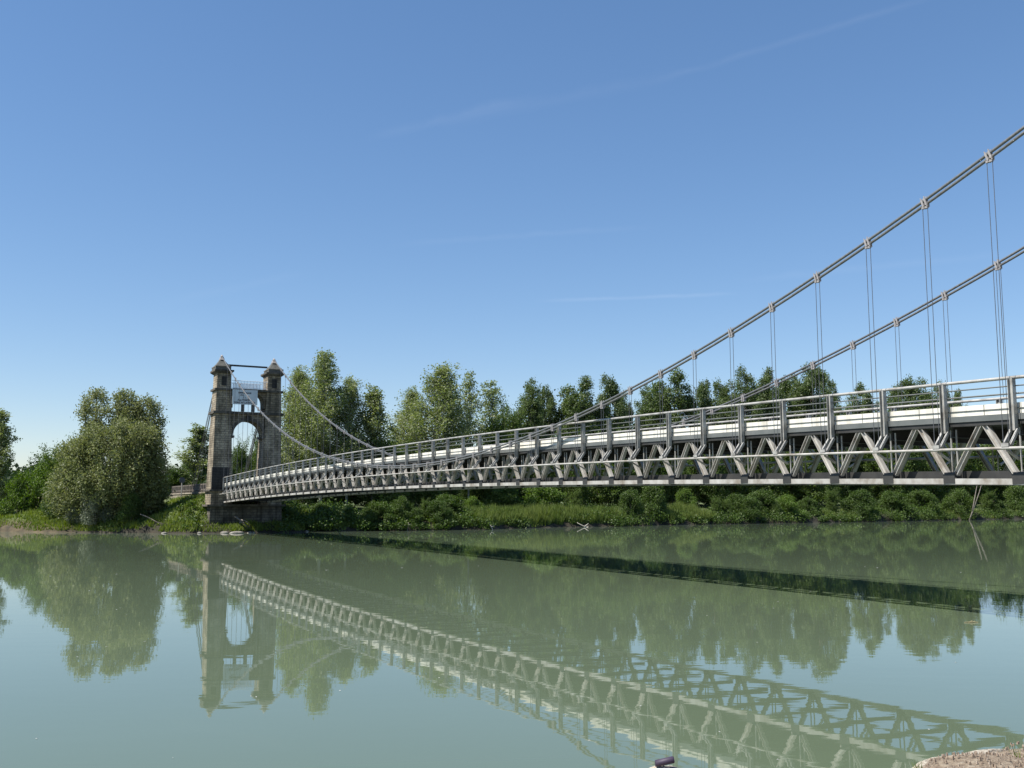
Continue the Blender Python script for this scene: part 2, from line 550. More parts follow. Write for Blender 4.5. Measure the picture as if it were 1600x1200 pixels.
def ground_h(t, off):
    t = np.asarray(t, float)
    off = np.asarray(off, float)
    m = t - shore_t(off)
    h = np.interp(m, [-12, -3, 0, 0.6, 1.6, 4, 10, 25, 80, 400, 3000], [-2.6, -0.9, -0.05, 0.55, 1.05, 1.6, 2.2, 3.0, 3.6, 5, 22])
    h = h + 0.18 * np.sin(off * 0.7 + t * 0.3) * np.clip(m / 3, 0, 1) + 0.12 * np.sin(off * 1.9 - t * 1.1) * np.clip(m, 0, 1)
    d_out = np.maximum(np.maximum(off - 1.3, -6.9 - off), 0)
    d_fr = np.maximum(147.5 - t, 0)
    emb = 4.5 - 0.43 * d_out - 0.8 * d_fr + 0.12 * np.sin(off * 2.1 + t) * (d_out > 0)
    road = 4.95 - 2.0 * np.maximum(np.maximum(off - 0.55, -6.1 - off), 0)
    emb = np.where(t > 147.0, np.maximum(emb, road), emb)
    fade = np.clip((t - 140.5) / 2.0, 0, 1)
    return np.where((m > 0), np.maximum(h, emb * fade), h)


def to_world(t, off, z=0.0):
    t, off = np.asarray(t, float), np.asarray(off, float)
    return np.stack([X0 + t * DV[0] - off * NV[0], t * DV[1] - off * NV[1], z + 0 * t], -1)


_offs = np.linspace(-420, 90, 4000)


def at(px, m):
    """bridge coordinates of the point m metres inland that stands in picture column px (used to place plants on the bank)."""
    tt = shore_t(_offs) + m
    P = to_world(tt, _offs, 2.0)
    D = P[:, 1] * math.cos(PITCH) + (P[:, 2] - CAM_Z) * math.sin(PITCH)
    x = 800 + F_PX * P[:, 0] / D
    ok = D > 20
    o = np.argsort(x[ok])
    off = float(np.interp(px, x[ok][o], _offs[ok][o]))
    return float(shore_t(off) + m), off


def height_for(py, w):
    """height above datum of picture row py at the world point w."""
    b_ = -(py - 600) / F_PX
    k = (math.sin(PITCH) + b_ * math.cos(PITCH)) / (math.cos(PITCH) - b_ * math.sin(PITCH))
    return CAM_Z + k * w[1]


# ------------------------------------------------------------------ setting: ground, water, near bank
offs = np.unique(np.concatenate([np.linspace(-2500, -260, 30), np.arange(-260, -20, 1.6), np.arange(-20, 40, 0.7), np.arange(40, 90, 3), np.linspace(90, 2500, 30)]))
ms = np.concatenate([[-14, -6, -2.5, -1, -0.4, 0, 0.3, 0.6, 1.0, 1.6, 2.2, 3, 4], np.arange(5, 34, 1.0), [37, 42, 50, 60, 80, 110, 160, 240, 400, 800, 1600, 3000]])
OO, MM = np.meshgrid(offs, ms, indexing='ij')
TT = shore_t(OO) + MM
ZZ = ground_h(TT, OO)
gv = to_world(TT, OO, ZZ).reshape(-1, 3)
nr, ncn = OO.shape
gf = [(i * ncn + j, i * ncn + j + 1, (i + 1) * ncn + j + 1, (i + 1) * ncn + j) for i in range(nr - 1) for j in range(ncn - 1)]
gm = MB()
gm.v = [tuple(p) for p in gv]
gm.f = gf
g = gm.build('ground', M_GROUND, smooth=True)
tag(g, 'grassy far river bank with bare soil at the waterline', 'ground', kind='structure')

wm = MB()
wm.quad((-3500, -600, 0), (3500, -600, 0), (3500, 2500, 0), (-3500, 2500, 0))
w = wm.build('water', M_WATER)
tag(w, 'calm grey green river reflecting the bridge and the trees', 'river', kind='structure')

# near bank: its edge runs square to the bridge a few metres before the viewer
EDGE0 = np.array([2.3, 5.83])
NB_Z = 2.2
rng = np.random.default_rng(5)
nb = MB()
us = np.concatenate([np.linspace(-400, -12, 30), np.arange(-11, 14, 0.16), np.linspace(14.5, 400, 30)])
vs = np.concatenate([np.arange(0, 2.4, 0.12), np.linspace(2.6, 14, 16), [40, 200]])
edge_w = 0.10 * np.sin(us * 1.7) + 0.06 * np.sin(us * 4.1 + 1) + 0.025 * np.sin(us * 11)
for i, u in enumerate(us):
    for j, v in enumerate(vs):
        p = EDGE0 + NV * u - DV * (v - edge_w[i] * max(0, 1 - v))
        z = NB_Z + 0.03 * math.sin(u * 3 + v * 5) + 0.02 * math.sin(u * 9.0 - v * 7) + 0.10 * min(v, 1.2) - 0.05 * math.exp(-v * 8) + rng.normal() * 0.003
        nb.v.append((p[0], p[1], z))
nv_ = len(vs)
for i in range(len(us) - 1):
    for j in range(nv_ - 1):
        nb.f.append((i * nv_ + j, i * nv_ + j + 1, (i + 1) * nv_ + j + 1, (i + 1) * nv_ + j))
# masonry face down to the water
i0 = len(nb.v)
for i, u in enumerate(us):
    p = EDGE0 + NV * u + DV * edge_w[i]
    q = EDGE0 + NV * u + DV * (0.5 + edge_w[i])
    nb.v.append(nb.v[i * nv_])
    nb.v.append((q[0], q[1], -0.6))
for i in range(len(us) - 1):
    a = i0 + 2 * i
    nb.f.append((a, a + 2, a + 3, a + 1))
o = nb.build('near_bank', M_GRAVEL, smooth=True)
tag(o, 'gravelly near river bank with a pale stone edge', 'river bank', kind='structure')

# ------------------------------------------------------------------ bridge
CX = 2.77     # bridge centre line in local x (= -off)
FAR = 5.54    # local x of the far truss


def zb(t_):
    u = (t_ - 60) / 60
    return 4.647 + 0.58 * u - 0.881 * u * u


def zcable(t_):
    u = (t_ - 78) / 60
    return 13.59 * u * u - 0.457 * u + 6.261


T0, T1 = 12.0, 143.4
tn = lambda i: (i + K0) * PAN
NODES = list(range(-3, 46))
allnodes = [i for i in range(-8, 46)]
seg = [T0] + [tn(i) for i in allnodes if tn(i) > T0] + [T1]

deck = thing('bridge_deck', 'grey steel truss bridge deck with cream parapets crossing the river', 'bridge', (CX, 60.0, 4.6), frame=True)


def along(mb, x, dz, w_, h_):
    for a, c in zip(seg[:-1], seg[1:]):
        mb.hexa([(x - w_ / 2, a, zb(a) + dz), (x + w_ / 2, a, zb(a) + dz), (x + w_ / 2, c, zb(c) + dz), (x - w_ / 2, c, zb(c) + dz),
                 (x - w_ / 2, a, zb(a) + dz + h_), (x + w_ / 2, a, zb(a) + dz + h_), (x + w_ / 2, c, zb(c) + dz + h_), (x - w_ / 2, c, zb(c) + dz + h_)])


def run_tube(mb, x, dz, r, n=6, ta=T0, tb=T1):
    mb.tube([(x, s, zb(s) + dz) for s in seg if ta <= s <= tb], r, n)


for sgn, tx in ((-1, 0.0), (1, FAR)):       # near truss at local x=0, outward is -x; far truss at FAR, outward is +x
    m = MB(); along(m, tx, 0.0, 0.30, 0.18); m.build('bottom_chord', M_STEEL_PALE, deck)
    if sgn < 0:
        m = MB(); along(m, tx - sgn * 0.42, 0.14, 0.10, 0.28); m.build('inner_beam', M_STEEL_DARK, deck)
    m = MB(); along(m, tx, 1.80, 0.20, 0.125); m.build('top_chord', M_STEEL_DARK, deck)
    m = MB(); along(m, tx + sgn * 0.06, 1.93, 0.16, 0.18); m.build('fascia_beam', M_FASCIA, deck)
    m = MB(); along(m, tx + sgn * 0.02, 2.115, 0.12, 0.32)
    nf = len(m.f)
    for i in range(-4, 46):
        for q in (0.45, 0.95):
            s_ = tn(i) + q * PAN
            if T0 < s_ < T1:
                m.box(tx + sgn * 0.082 - 0.004, tx + sgn * 0.082 + 0.004, s_ - 0.009, s_ + 0.009, zb(s_) + 2.12, zb(s_) + 2.43)
    pp = m.build('parapet', M_PARAPET, deck)
    pp.data.materials.append(M_STEEL_DARK)          # dark joints between the parapet panels
    for f_ in range(nf, len(pp.data.polygons)):
        pp.data.polygons[f_].material_index = 1
    m = MB(); run_tube(m, tx + sgn * 0.10, 2.27, 0.013, 5); m.build('conduit', M_FASCIA, deck)
    m = MB(); run_tube(m, tx + sgn * 0.20, 3.17, 0.052, 8); m.build('handrail', M_STEEL, deck, smooth=True)
    for dz, r in ((2.93, 0.022), (2.70, 0.028)):
        m = MB(); run_tube(m, tx + sgn * 0.14, dz, r, 6); m.build('guard_rail', M_FASCIA, deck)
    m = MB(); run_tube(m, tx + sgn * 0.66, 1.06, 0.045, 8); m.build('outrigger_pipe', M_STEEL_PALE, deck, smooth=True)

m = MB()
for a, c in zip(seg[:-1], seg[1:]):
    m.hexa([(0.2, a, zb(a) + 1.87), (FAR - 0.2, a, zb(a) + 1.87), (FAR - 0.2, c, zb(c) + 1.87), (0.2, c, zb(c) + 1.87),
            (0.2, a, zb(a) + 2.09), (FAR - 0.2, a, zb(a) + 2.09), (FAR - 0.2, c, zb(c) + 2.09), (0.2, c, zb(c) + 2.09)])
m.build('roadway', M_ASPHALT, deck)
for i in NODES:
    t_ = tn(i); z_ = zb(t_)
    m = MB()
    m.hbeam((0.12, t_, z_ + 1.66), (FAR - 0.12, t_, z_ + 1.66), 0.16, 0.36, 0.02, side=(0, 1, 0))
    m.build('cross_girder', M_STEEL_DARK, deck)
m = MB()
for i in NODES:
    t_ = tn(i); z_ = zb(t_)
    m.hbeam((0.5, t_, z_ + 0.22), (FAR - 0.5, t_, z_ + 0.22), 0.14, 0.16, 0.02, side=(0, 1, 0))
m.build('lower_bracing', M_STEEL_DARK, deck)['kind'] = 'stuff'


def diag(mb, i, tx, sgn):
    """one V of the truss: the member falling to node i from each side."""
    t_ = tn(i)
    z0 = zb(t_) + 0.16
    out = []
    for k in (-1, 1):
        te = t_ + k * PAN * 0.5
        z1 = zb(te) + 1.86
        p0 = (tx, t_ + k * 0.07, z0)
        p1 = (tx, te - k * 0.06, z1)
        out.append((p0, p1))
    return out


near_diags = []
far_m = MB()
for i in allnodes:
    for p0, p1 in diag(None, i, 0.0, -1):
        if i >= -3:
            m = MB(); m.hbeam(p0, p1, 0.165, 0.15, 0.02); m.build('diagonal_brace', M_STEEL_PALE, deck)
        else:
            far_m.hbeam(p0, p1, 0.165, 0.15, 0.02)
    for p0, p1 in diag(None, i, FAR, 1):
        far_m.hbeam(p0, p1, 0.165, 0.15, 0.02)
far_m.build('rear_diagonal_braces', M_STEEL, deck)['kind'] = 'stuff'

for sgn, tx in ((-1, 0.0), (1, FAR)):
    for i in NODES + [46]:
        t_ = tn(i)
        if t_ > T1:
            t_ = T1 - 0.15
        z_ = zb(t_)
        m = MB()
        xo = tx + sgn * 0.24
        m.hbeam((xo, t_, z_ + 1.60), (xo, t_, z_ + 3.15), 0.16, 0.17, 0.018, side=(1, 0, 0))
        m.build('railing_post', M_STEEL, deck)
        if i == 46:
            continue
        m = MB()
        for q in (-0.11, 0.11):
            m.beam((xo - sgn * 0.02, t_ + q, z_ + 1.62), (tx + sgn * 0.60, t_ + q, z_ + 1.14), 0.07, 0.09, side=(0, 1, 0))
        m.box(tx + sgn * 0.62 - 0.09, tx + sgn * 0.62 + 0.09, t_ - 0.12, t_ + 0.12, z_ + 1.10, z_ + 1.21)
        m.beam((tx + sgn * 0.60, t_, z_ + 1.0), (tx + sgn * 0.09, t_, z_ + 0.75), 0.06, 0.06, side=(0, 1, 0))
        m.build('outrigger_bracket', M_STEEL, deck)
        m = MB()
        for q in (-0.10, 0.10):
            m.tube([(tx - sgn * 0.16, t_ + q, z_ + 0.18), (tx - sgn * 0.16, t_ + q, z_ + 1.72)], 0.028, 6)
        m.build('twin_vertical', M_STEEL, deck)
        m = MB()
        m.hexa([(tx - 0.14, t_ - 0.24, z_ + 0.181), (tx + 0.14, t_ - 0.24, z_ + 0.181), (tx + 0.14, t_ + 0.24, z_ + 0.181), (tx - 0.14, t_ + 0.24, z_ + 0.181),
                (tx - 0.11, t_ - 0.20, z_ + 0.38), (tx + 0.11, t_ - 0.20, z_ + 0.38), (tx + 0.11, t_ + 0.20, z_ + 0.38), (tx - 0.11, t_ + 0.20, z_ + 0.38)])
        m.box(tx - 0.165, tx + 0.165, t_ - 0.21, t_ + 0.21, z_ + 0.025, z_ + 0.32)
        m.build('gusset', M_STEEL_DARK, deck)

# ------------------------------------------------------------------ suspension cables
TOWT = 145.0
ZT = 22.55


def make_cable(cx, label, behind):
    root = thing('suspension_cable', label, 'cable', (cx, 78.0, 6.3), frame=True, group='main cables of the bridge')
    ts = list(np.linspace(12, TOWT, 90))
    for dz, dx in ((0.065, -0.02), (-0.065, 0.02)):
        m = MB(); m.tube([(cx + dx, s, zcable(s) + dz) for s in ts], 0.049, 8); m.build('rope', M_ROPE, root, smooth=True)
    for i in NODES:
        s = tn(i)
        if s > 143:
            continue
        zc = zcable(s)
        sl = (zcable(s + 0.1) - zcable(s - 0.1)) / 0.2
        c = MB()
        a = np.array([0, 1, sl]); a /= np.linalg.norm(a)
        ctr = np.array([cx, s, zc])
        for q in (-0.06, 0.06):
            c.beam(ctr + a * (q - 0.032), ctr + a * (q + 0.032), 0.14, 0.25)
        up = np.array([0, -a[2], a[1]])
        for q in (-0.07, 0.07):
            for e in (-0.085, 0.085):
                c.tube([ctr + a * q + up * -0.19 + np.array([e * 0.6, 0, 0]), ctr + a * q + up * 0.19 + np.array([e * 0.6, 0, 0])], 0.02, 6)
        c.box(cx - 0.04, cx + 0.04, s - 0.11, s + 0.11, zc - 0.20, zc - 0.13)
        c.build('cable_clamp', M_CLAMP, root)
        zl = zb(s) + 1.2
        if zc - zl > 0.45:
            h = MB()
            for q in (-0.095, 0.095):
                h.tube([(cx, s + q, zl), (cx, s + q, zc - 0.2)], 0.0108, 5)
            h.build('hanger', M_HANGER, root)
    # backstays fan down behind the tower to the anchorage
    for j, (dx, te, ze) in enumerate(behind):
        m = MB(); m.tube([(cx + 0.03 * (j - 1.5), TOWT + 0.2, ZT - 0.05), (cx + dx, te, ze)], 0.035, 6); m.build('backstay', M_ROPE, root)
    s_ = MB()
    s_.frustum((cx - 0.28, cx + 0.28, TOWT - 0.5, TOWT + 0.5), ZT - 0.42, (cx - 0.2, cx + 0.2, TOWT - 0.25, TOWT + 0.25), ZT - 0.02)
    s_.tube([(cx, TOWT - 0.3, ZT), (cx, TOWT, ZT + 0.16), (cx, TOWT + 0.3, ZT)], 0.14, 8)
    s_.build('saddle', M_CLAMP, root)
    return root


make_cable(-0.63, 'twin rope main cable on the viewer\'s side of the bridge, higher in the sky', [(-0.55, 160.5, 5.2), (-0.2, 161.5, 5.2), (0.25, 162.3, 5.2), (0.6, 163.5, 5.2), (0.0, 157.5, 5.2)])
make_cable(6.17, 'twin rope main cable along the far parapet, passing lower across the sky', [(-0.55, 160.5, 5.2), (-0.2, 161.5, 5.2), (0.25, 162.3, 5.2), (0.6, 163.5, 5.2), (-1.1, 157.0, 5.2)])

# ------------------------------------------------------------------ stone tower
tower = thing('stone_tower', 'weathered stone portal tower with two pillars and an arch over the roadway', 'bridge tower', (CX, 145.0, 1.2), frame=True)
TF = 143.5      # front plane of the shaft


def sym(xa, xb, right):
    """pillar x range: left pillar given in local x, right pillar mirrored about the centre line."""
    return (xa, xb) if not right else (2 * CX - xb, 2 * CX - xa)


# pier base under the deck, the bridge's shade put into its stone colour
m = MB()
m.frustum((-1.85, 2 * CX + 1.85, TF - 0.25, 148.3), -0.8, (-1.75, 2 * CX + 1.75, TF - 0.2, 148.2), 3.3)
m.build('pier_base', M_STONE_SHADE, tower)
for z0, z1, g_ in ((3.3, 3.55, 0.45),):
    m = MB()
    m.box(-1.75 - g_, 2 * CX + 1.75 + g_, TF - 0.2 - g_ * 0.8, 148.2 + g_, z0, z1)
    m.build('ledge', M_STONE_TRIM, tower)
for r in (False, True):
    xa, xb = sym(-1.72, 0.95, r)
    m = MB(); m.frustum((xa, xb, TF - 0.1, 147.3), 3.55, (xa + 0.03, xb - 0.03, TF - 0.07, 147.2), 5.2)
    low = m.build('pillar_plinth', M_STONE, tower)
    xa, xb = sym(-1.95, 1.0, r)
    m = MB(); m.box(xa, xb, TF - 0.3, 147.5, 5.2, 5.42); m.build('ledge', M_STONE_TRIM, tower)
    a0 = sym(-1.62, 0.88, r); a1 = sym(-1.47, 0.60, r)
    m = MB(); m.frustum((*a0, TF, 147.0), 5.42, (*a1, TF + 0.15, 146.55), 15.1)
    pil = m.build('pillar', M_STONE, tower)
    if not r:
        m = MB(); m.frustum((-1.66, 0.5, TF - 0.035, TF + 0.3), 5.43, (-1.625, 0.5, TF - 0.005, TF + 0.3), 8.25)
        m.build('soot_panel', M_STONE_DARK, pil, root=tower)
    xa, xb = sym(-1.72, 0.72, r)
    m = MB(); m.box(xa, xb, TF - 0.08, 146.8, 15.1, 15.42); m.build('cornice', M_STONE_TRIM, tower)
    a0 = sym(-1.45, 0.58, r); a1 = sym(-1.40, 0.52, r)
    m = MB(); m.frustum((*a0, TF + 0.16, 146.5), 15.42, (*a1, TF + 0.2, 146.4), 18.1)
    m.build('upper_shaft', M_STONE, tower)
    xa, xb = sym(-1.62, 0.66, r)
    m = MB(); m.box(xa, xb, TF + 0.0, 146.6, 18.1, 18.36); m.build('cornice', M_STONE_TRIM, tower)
    a0 = sym(-1.36, 0.42, r); a1 = sym(-1.34, 0.40, r)
    m = MB(); m.frustum((*a0, TF + 0.25, 146.3), 18.36, (*a1, TF + 0.27, 146.25), 20.3)
    hd = m.build('pillar_head', M_STONE, tower)
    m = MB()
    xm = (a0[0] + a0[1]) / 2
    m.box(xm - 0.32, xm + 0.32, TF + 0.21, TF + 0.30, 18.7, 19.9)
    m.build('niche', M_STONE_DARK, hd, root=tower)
    xa, xb = sym(-1.72, 0.68, r)
    m = MB(); m.frustum((xa + 0.3, xb - 0.3, TF + 0.15, 146.35), 20.3, (xa, xb, TF - 0.1, 146.65), 20.55)
    m.box(xa, xb, TF - 0.1, 146.65, 20.55, 20.75)
    m.build('cornice', M_STONE_TRIM, tower)
    # curved pyramidal roof
    a0 = sym(-1.45, 0.45, r)
    m = MB()
    prof = [(20.75, 1.0), (21.25, 0.97), (21.30, 0.86), (21.75, 0.52), (22.1, 0.30), (22.3, 0.24)]
    cxm = (a0[0] + a0[1]) / 2 + (0.0)
    cxm = -0.63 if not r else 6.17
    hw = 0.98
    for (za, ka), (zc_, kc) in zip(prof[:-1], prof[1:]):
        m.frustum((cxm - hw * ka, cxm + hw * ka, TOWT - 1.3 * ka, TOWT + 1.3 * ka), za, (cxm - hw * kc, cxm + hw * kc, TOWT - 1.3 * kc, TOWT + 1.3 * kc), zc_)
    rf = m.build('roof', M_ROOF, tower)
    m = MB()
    m.box(cxm - 1.0, cxm + 1.0, TOWT - 1.32, TOWT + 1.32, 21.14, 21.23)
    m.build('roof_band', M_STONE, rf, root=tower)


def arch_wall(mb, xl, xr, ya, yb, spring, ztop, rad, n=20, ex=1.0):
    xc = (xl + xr) / 2
    pts = []
    for k in range(n + 1):
        an = math.pi - math.pi * k / n
        cs_, sn_ = math.cos(an), math.sin(an)
        pts.append((xc + rad * math.copysign(abs(cs_) ** ex, cs_), spring + rad * abs(sn_) ** ex))
    pts = [(xl, spring)] + pts + [(xr, spring)] if xl < xc - rad - 1e-3 else pts
    for (x0_, z0_), (x1_, z1_) in zip(pts[:-1], pts[1:]):
        mb.quad((x0_, ya, z0_), (x1_, ya, z1_), (x1_, ya, ztop), (x0_, ya, ztop))
        mb.quad((x1_, yb, z1_), (x0_, yb, z0_), (x0_, yb, ztop), (x1_, yb, ztop))
        mb.quad((x0_, yb, z0_), (x1_, yb, z1_), (x1_, ya, z1_), (x0_, ya, z0_))
    mb.quad((pts[0][0], ya, ztop), (pts[-1][0], ya, ztop), (pts[-1][0], yb, ztop), (pts[0][0], yb, ztop))
    return pts


m = MB()
arch_wall(m, 0.70, 2 * CX - 0.70, TF + 0.35, 146.2, 12.35, 15.1, CX - 0.82)
m.build('arch_wall', M_STONE, tower)
m = MB()          # projecting ring of voussoirs and keystone
n_ = 22
for k in range(n_):
    a0_, a1_ = math.pi - math.pi * k / n_, math.pi - math.pi * (k + 1) / n_
    r0, r1 = CX - 0.84, CX - 0.84 + 0.34
    q = [(CX + r0 * math.cos(a0_), 12.35 + r0 * math.sin(a0_)), (CX + r0 * math.cos(a1_), 12.35 + r0 * math.sin(a1_)),
         (CX + r1 * math.cos(a1_), 12.35 + r1 * math.sin(a1_)), (CX + r1 * math.cos(a0_), 12.35 + r1 * math.sin(a0_))]
    m.hexa([(x, TF + 0.20, z) for x, z in q] + [(x, TF + 0.50, z) for x, z in q])
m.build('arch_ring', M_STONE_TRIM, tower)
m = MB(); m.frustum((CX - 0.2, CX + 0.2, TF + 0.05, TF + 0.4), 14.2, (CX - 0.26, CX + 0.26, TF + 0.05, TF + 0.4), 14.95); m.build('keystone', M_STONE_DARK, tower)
for r in (False, True):
    xa, xb = sym(0.55, 1.02, r)
    m = MB(); m.box(xa, xb, TF + 0.08, 146.4, 12.05, 12.33); m.build('impost', M_STONE_TRIM, tower)
m = MB(); m.box(0.73, 2 * CX - 0.73, TF + 0.1, 146.5, 15.1, 15.42); m.build('cornice', M_STONE_TRIM, tower)
m = MB()
arch_wall(m, 0.50, 2 * CX - 0.50, TF + 0.5, 146.0, 15.95, 18.1, CX - 0.75, ex=0.62)
m.build('upper_arch_wall', M_STONE, tower)
m = MB(); m.box(0.67, 2 * CX - 0.67, TF - 0.15, 146.6, 18.1, 18.38); m.build('gallery_slab', M_STONE_TRIM, tower)
m = MB()
for yb_ in (TF - 0.02, 146.45):
    m.tube([(0.45, yb_, 19.42), (2 * CX - 0.45, yb_, 19.42)], 0.035, 6)
    m.tube([(0.45, yb_, 18.50), (2 * CX - 0.45, yb_, 18.50)], 0.03, 6)
    for x in np.arange(0.72, 2 * CX - 0.65, 0.19):
        m.beam((x, yb_, 18.38), (x, yb_, 19.40), 0.055, 0.055)
m.build('gallery_railing', M_WHITE, tower)
m = MB(); m.beam((0.22, TOWT, 21.55), (2 * CX - 0.22, TOWT, 21.55), 0.16, 0.22, side=(0, 1, 0)); m.build('tie_bar', M_STEEL_DARK, tower)

# sign board hung under the gallery
sg = thing('sign_board', 'large pale notice board with rows of dark lettering hung on the tower', 'sign', (2.0, TF - 0.3, 16.3), frame=True)
m = MB(); m.box(0.50, 3.72, TF - 0.30, TF - 0.22, 16.32, 18.24); m.build('panel', M_SIGN, sg)
m = MB()
for x0_, x1_ in ((1.72, 2.10), (3.02, 3.42)):
    m.box(x0_, x1_, TF - 0.21, TF + 0.1, 15.43, 16.9)
m.build('support_post', M_STEEL_DARK, sg)


def lettering(txt, size, x, z, parent, root):
    cu = bpy.data.curves.new('lettering', 'FONT')
    cu.body = txt
    cu.size = size
    cu.align_x = 'CENTER'
    cu.extrude = 0.004
    cu.offset = 0.014
    tmp = bpy.data.objects.new('lettering_curve', cu)
    me_ = bpy.data.meshes.new_from_object(tmp)
    bpy.data.objects.remove(tmp)
    me_.materials.clear()
    me_.materials.append(M_INK)
    o_ = bpy.data.objects.new('lettering', me_)
    C.objects.link(o_)
    o_.parent = parent
    o_.rotation_euler = (math.pi / 2, 0, 0)
    o_.location = np.array([x, TF - 0.306, z]) - BASE[root.name]


for txt, size, x, z in (('DEFENSE DANS', 0.24, 2.06, 17.74), ('(P.C.)', 0.20, 1.75, 17.46), ('. 7  L .', 0.24, 2.05, 17.14), ('Aux BORDS', 0.30, 1.95, 16.80), ('PONT N\u00b0 LATITUDE', 0.30, 2.08, 16.45)):
    lettering(txt, size, x, z, sg, sg)

# approach wall, railing and the round sign beside the road behind the tower
aw = MB()
aw.frustum((-1.15, -0.70, 148.2, 178), 2.2, (-1.0, -0.70, 148.2, 178), 5.02)
aw.box(-1.12, -0.62, 148.35, 178, 5.02, 5.20)
o = aw.build('retaining_wall', M_WALLSTONE, base=(0, 0, 0))
o.location = (X0, 0, 0)
o.rotation_euler = (0, 0, TH)
tag(o, 'pale masonry retaining wall of the road behind the stone tower', 'wall')
ar = thing('approach_railing', 'dark post and rail fence on the wall behind the tower', 'railing', (-0.85, 163, 5.2), frame=True)
for z_ in (5.55, 6.25):
    m = MB(); m.beam((-0.85, 148.4, z_), (-0.85, 177.6, z_), 0.10, 0.14); m.build('rail', M_RUST, ar)
for s in np.arange(148.8, 178, 1.15):
    m = MB(); m.box(-0.96, -0.74, s - 0.13, s + 0.13, 5.2, 6.34); m.build('post', M_RUST, ar)
rs = thing('round_road_sign', 'back of a round road sign on a grey pole before the retaining wall', 'road sign', (-1.55, 165.5, 4.2), frame=True)
m = MB(); m.tube([(-1.55, 165.5, 3.9), (-1.55, 165.5, 7.35)], 0.09, 8); m.build('pole', M_STEEL, rs)
m = MB()
m.tube([(-1.55, 165.40, 7.05), (-1.55, 165.36, 7.05)], 0.42, 20)
m.build('disc', M_SIGNBACK, rs)
# approach roadway behind the tower
m = MB()
pts_t = np.linspace(143.6, 240, 30)
for a, c in zip(pts_t[:-1], pts_t[1:]):
    za = 5.0 + 0.55 * math.exp(-((a - 143.6) / 6.0))
    zc_ = 5.0 + 0.55 * math.exp(-((c - 143.6) / 6.0))
    m.hexa([(-0.5, a, za - 0.3), (2 * CX + 0.5, a, za - 0.3), (2 * CX + 0.5, c, zc_ - 0.3), (-0.5, c, zc_ - 0.3), (-0.5, a, za), (2 * CX + 0.5, a, za), (2 * CX + 0.5, c, zc_), (-0.5, c, zc_)])
o = m.build('approach_road', M_ASPHALT, base=(0, 0, 0))
o.location = (X0, 0, 0)
o.rotation_euler = (0, 0, TH)
tag(o, 'asphalt road leading away behind the tower', 'road', kind='structure')

# ------------------------------------------------------------------ plants


def tree_geo(seed, H, base, prof, n_br, lpb, leaf, el0, el1, spread, trunk_r, droop=0.0, lean=0.0, stems=1, up=0.35, branch_r=0.06):
    """returns trunk MB (with limbs) and leaf quads + tint, base at the origin."""
    rg = np.random.default_rng(seed)
    tb = MB()
    P, T = [], []
    for sidx in range(stems):
        saz = rg.uniform(0, 2 * math.pi)
        sl = lean * (1 if stems == 1 else rg.uniform(0.5, 1.2))
        wob = rg.normal(size=(8, 2)) * H * 0.006
        Hs = H * (1 if sidx == 0 else rg.uniform(0.75, 1.0))

        def axis(h):
            k = h / H * 7
            i = int(min(6, k)); fr = min(1.0, k - i)
            wv = wob[i] * (1 - fr) + wob[i + 1] * fr
            return np.array([math.cos(saz) * sl * h * h / H + wv[0] * min(1, h / H * 3), math.sin(saz) * sl * h * h / H + wv[1] * min(1, h / H * 3), h])
        hs_ = np.linspace(0, Hs * 0.96, 9)
        tb.tube([axis(h) + (np.array([0, 0, -0.5]) if h == 0 else 0) for h in hs_], [max(0.02, trunk_r * (1.15 if h == 0 else 1) * (1 - h / Hs) ** 0.8 / math.sqrt(stems)) for h in hs_], 7)
        nb_ = n_br // stems
        for b_ in range(nb_):
            hf = base + (1 - base) * ((b_ + rg.uniform(0, 1)) / nb_)
            hf = min(hf, 0.985)
            az = b_ * 2.39996 + rg.normal() * 0.5
            R = prof(hf) * rg.uniform(0.62, 1.18)
            el = math.radians(el0 + (el1 - el0) * hf + rg.normal() * 8)
            L = R / max(0.35, math.cos(el))
            d_ = np.array([math.cos(az) * math.cos(el), math.sin(az) * math.cos(el), math.sin(el)])
            p0 = axis(hf * Hs * (1 - 0.12 * (1 - hf)))
            sag = np.array([0, 0, -droop * L])
            pts = [p0 + d_ * L * s + sag * s * s for s in (0, 0.35, 0.7, 1.0)]
            br = branch_r * (0.5 + L / 6) * (1 - 0.5 * hf)
            tb.tube(pts, [br, br * 0.7, br * 0.4, br * 0.15], 4, cap=False)
            nl = int(lpb * (0.45 + 0.55 * L / max(prof(0.4), 0.5)))
            s = rg.beta(2.4, 1.5, nl) * 1.06
            # leaves gather in sprays along the branch
            nsp = max(3, int(L * 1.3))
            cs = rg.uniform(0.3, 1.05, nsp)
            cid = rg.integers(0, nsp, nl)
            s = np.where(rg.random(nl) < 0.65, cs[cid] + rg.normal(size=nl) * 0.06, s)
            offv = rg.normal(size=(nsp, 3)) * spread * 0.75
            q = p0 + d_ * L * s[:, None] + sag * (s ** 2)[:, None] + offv[cid] + rg.normal(size=(nl, 3)) * spread * np.array([0.55, 0.55, 0.5])
            P.append(q)
            T.append(np.clip(rg.uniform(0.1, 0.8) + rg.normal(size=nl) * 0.22, 0, 1))
    P = np.concatenate(P); T = np.concatenate(T)
    keep = P[:, 2] > 0.15
    P, T = P[keep], T[keep]
    return tb, leaf_quads(P, leaf, rg, up), T


PROTO = {}


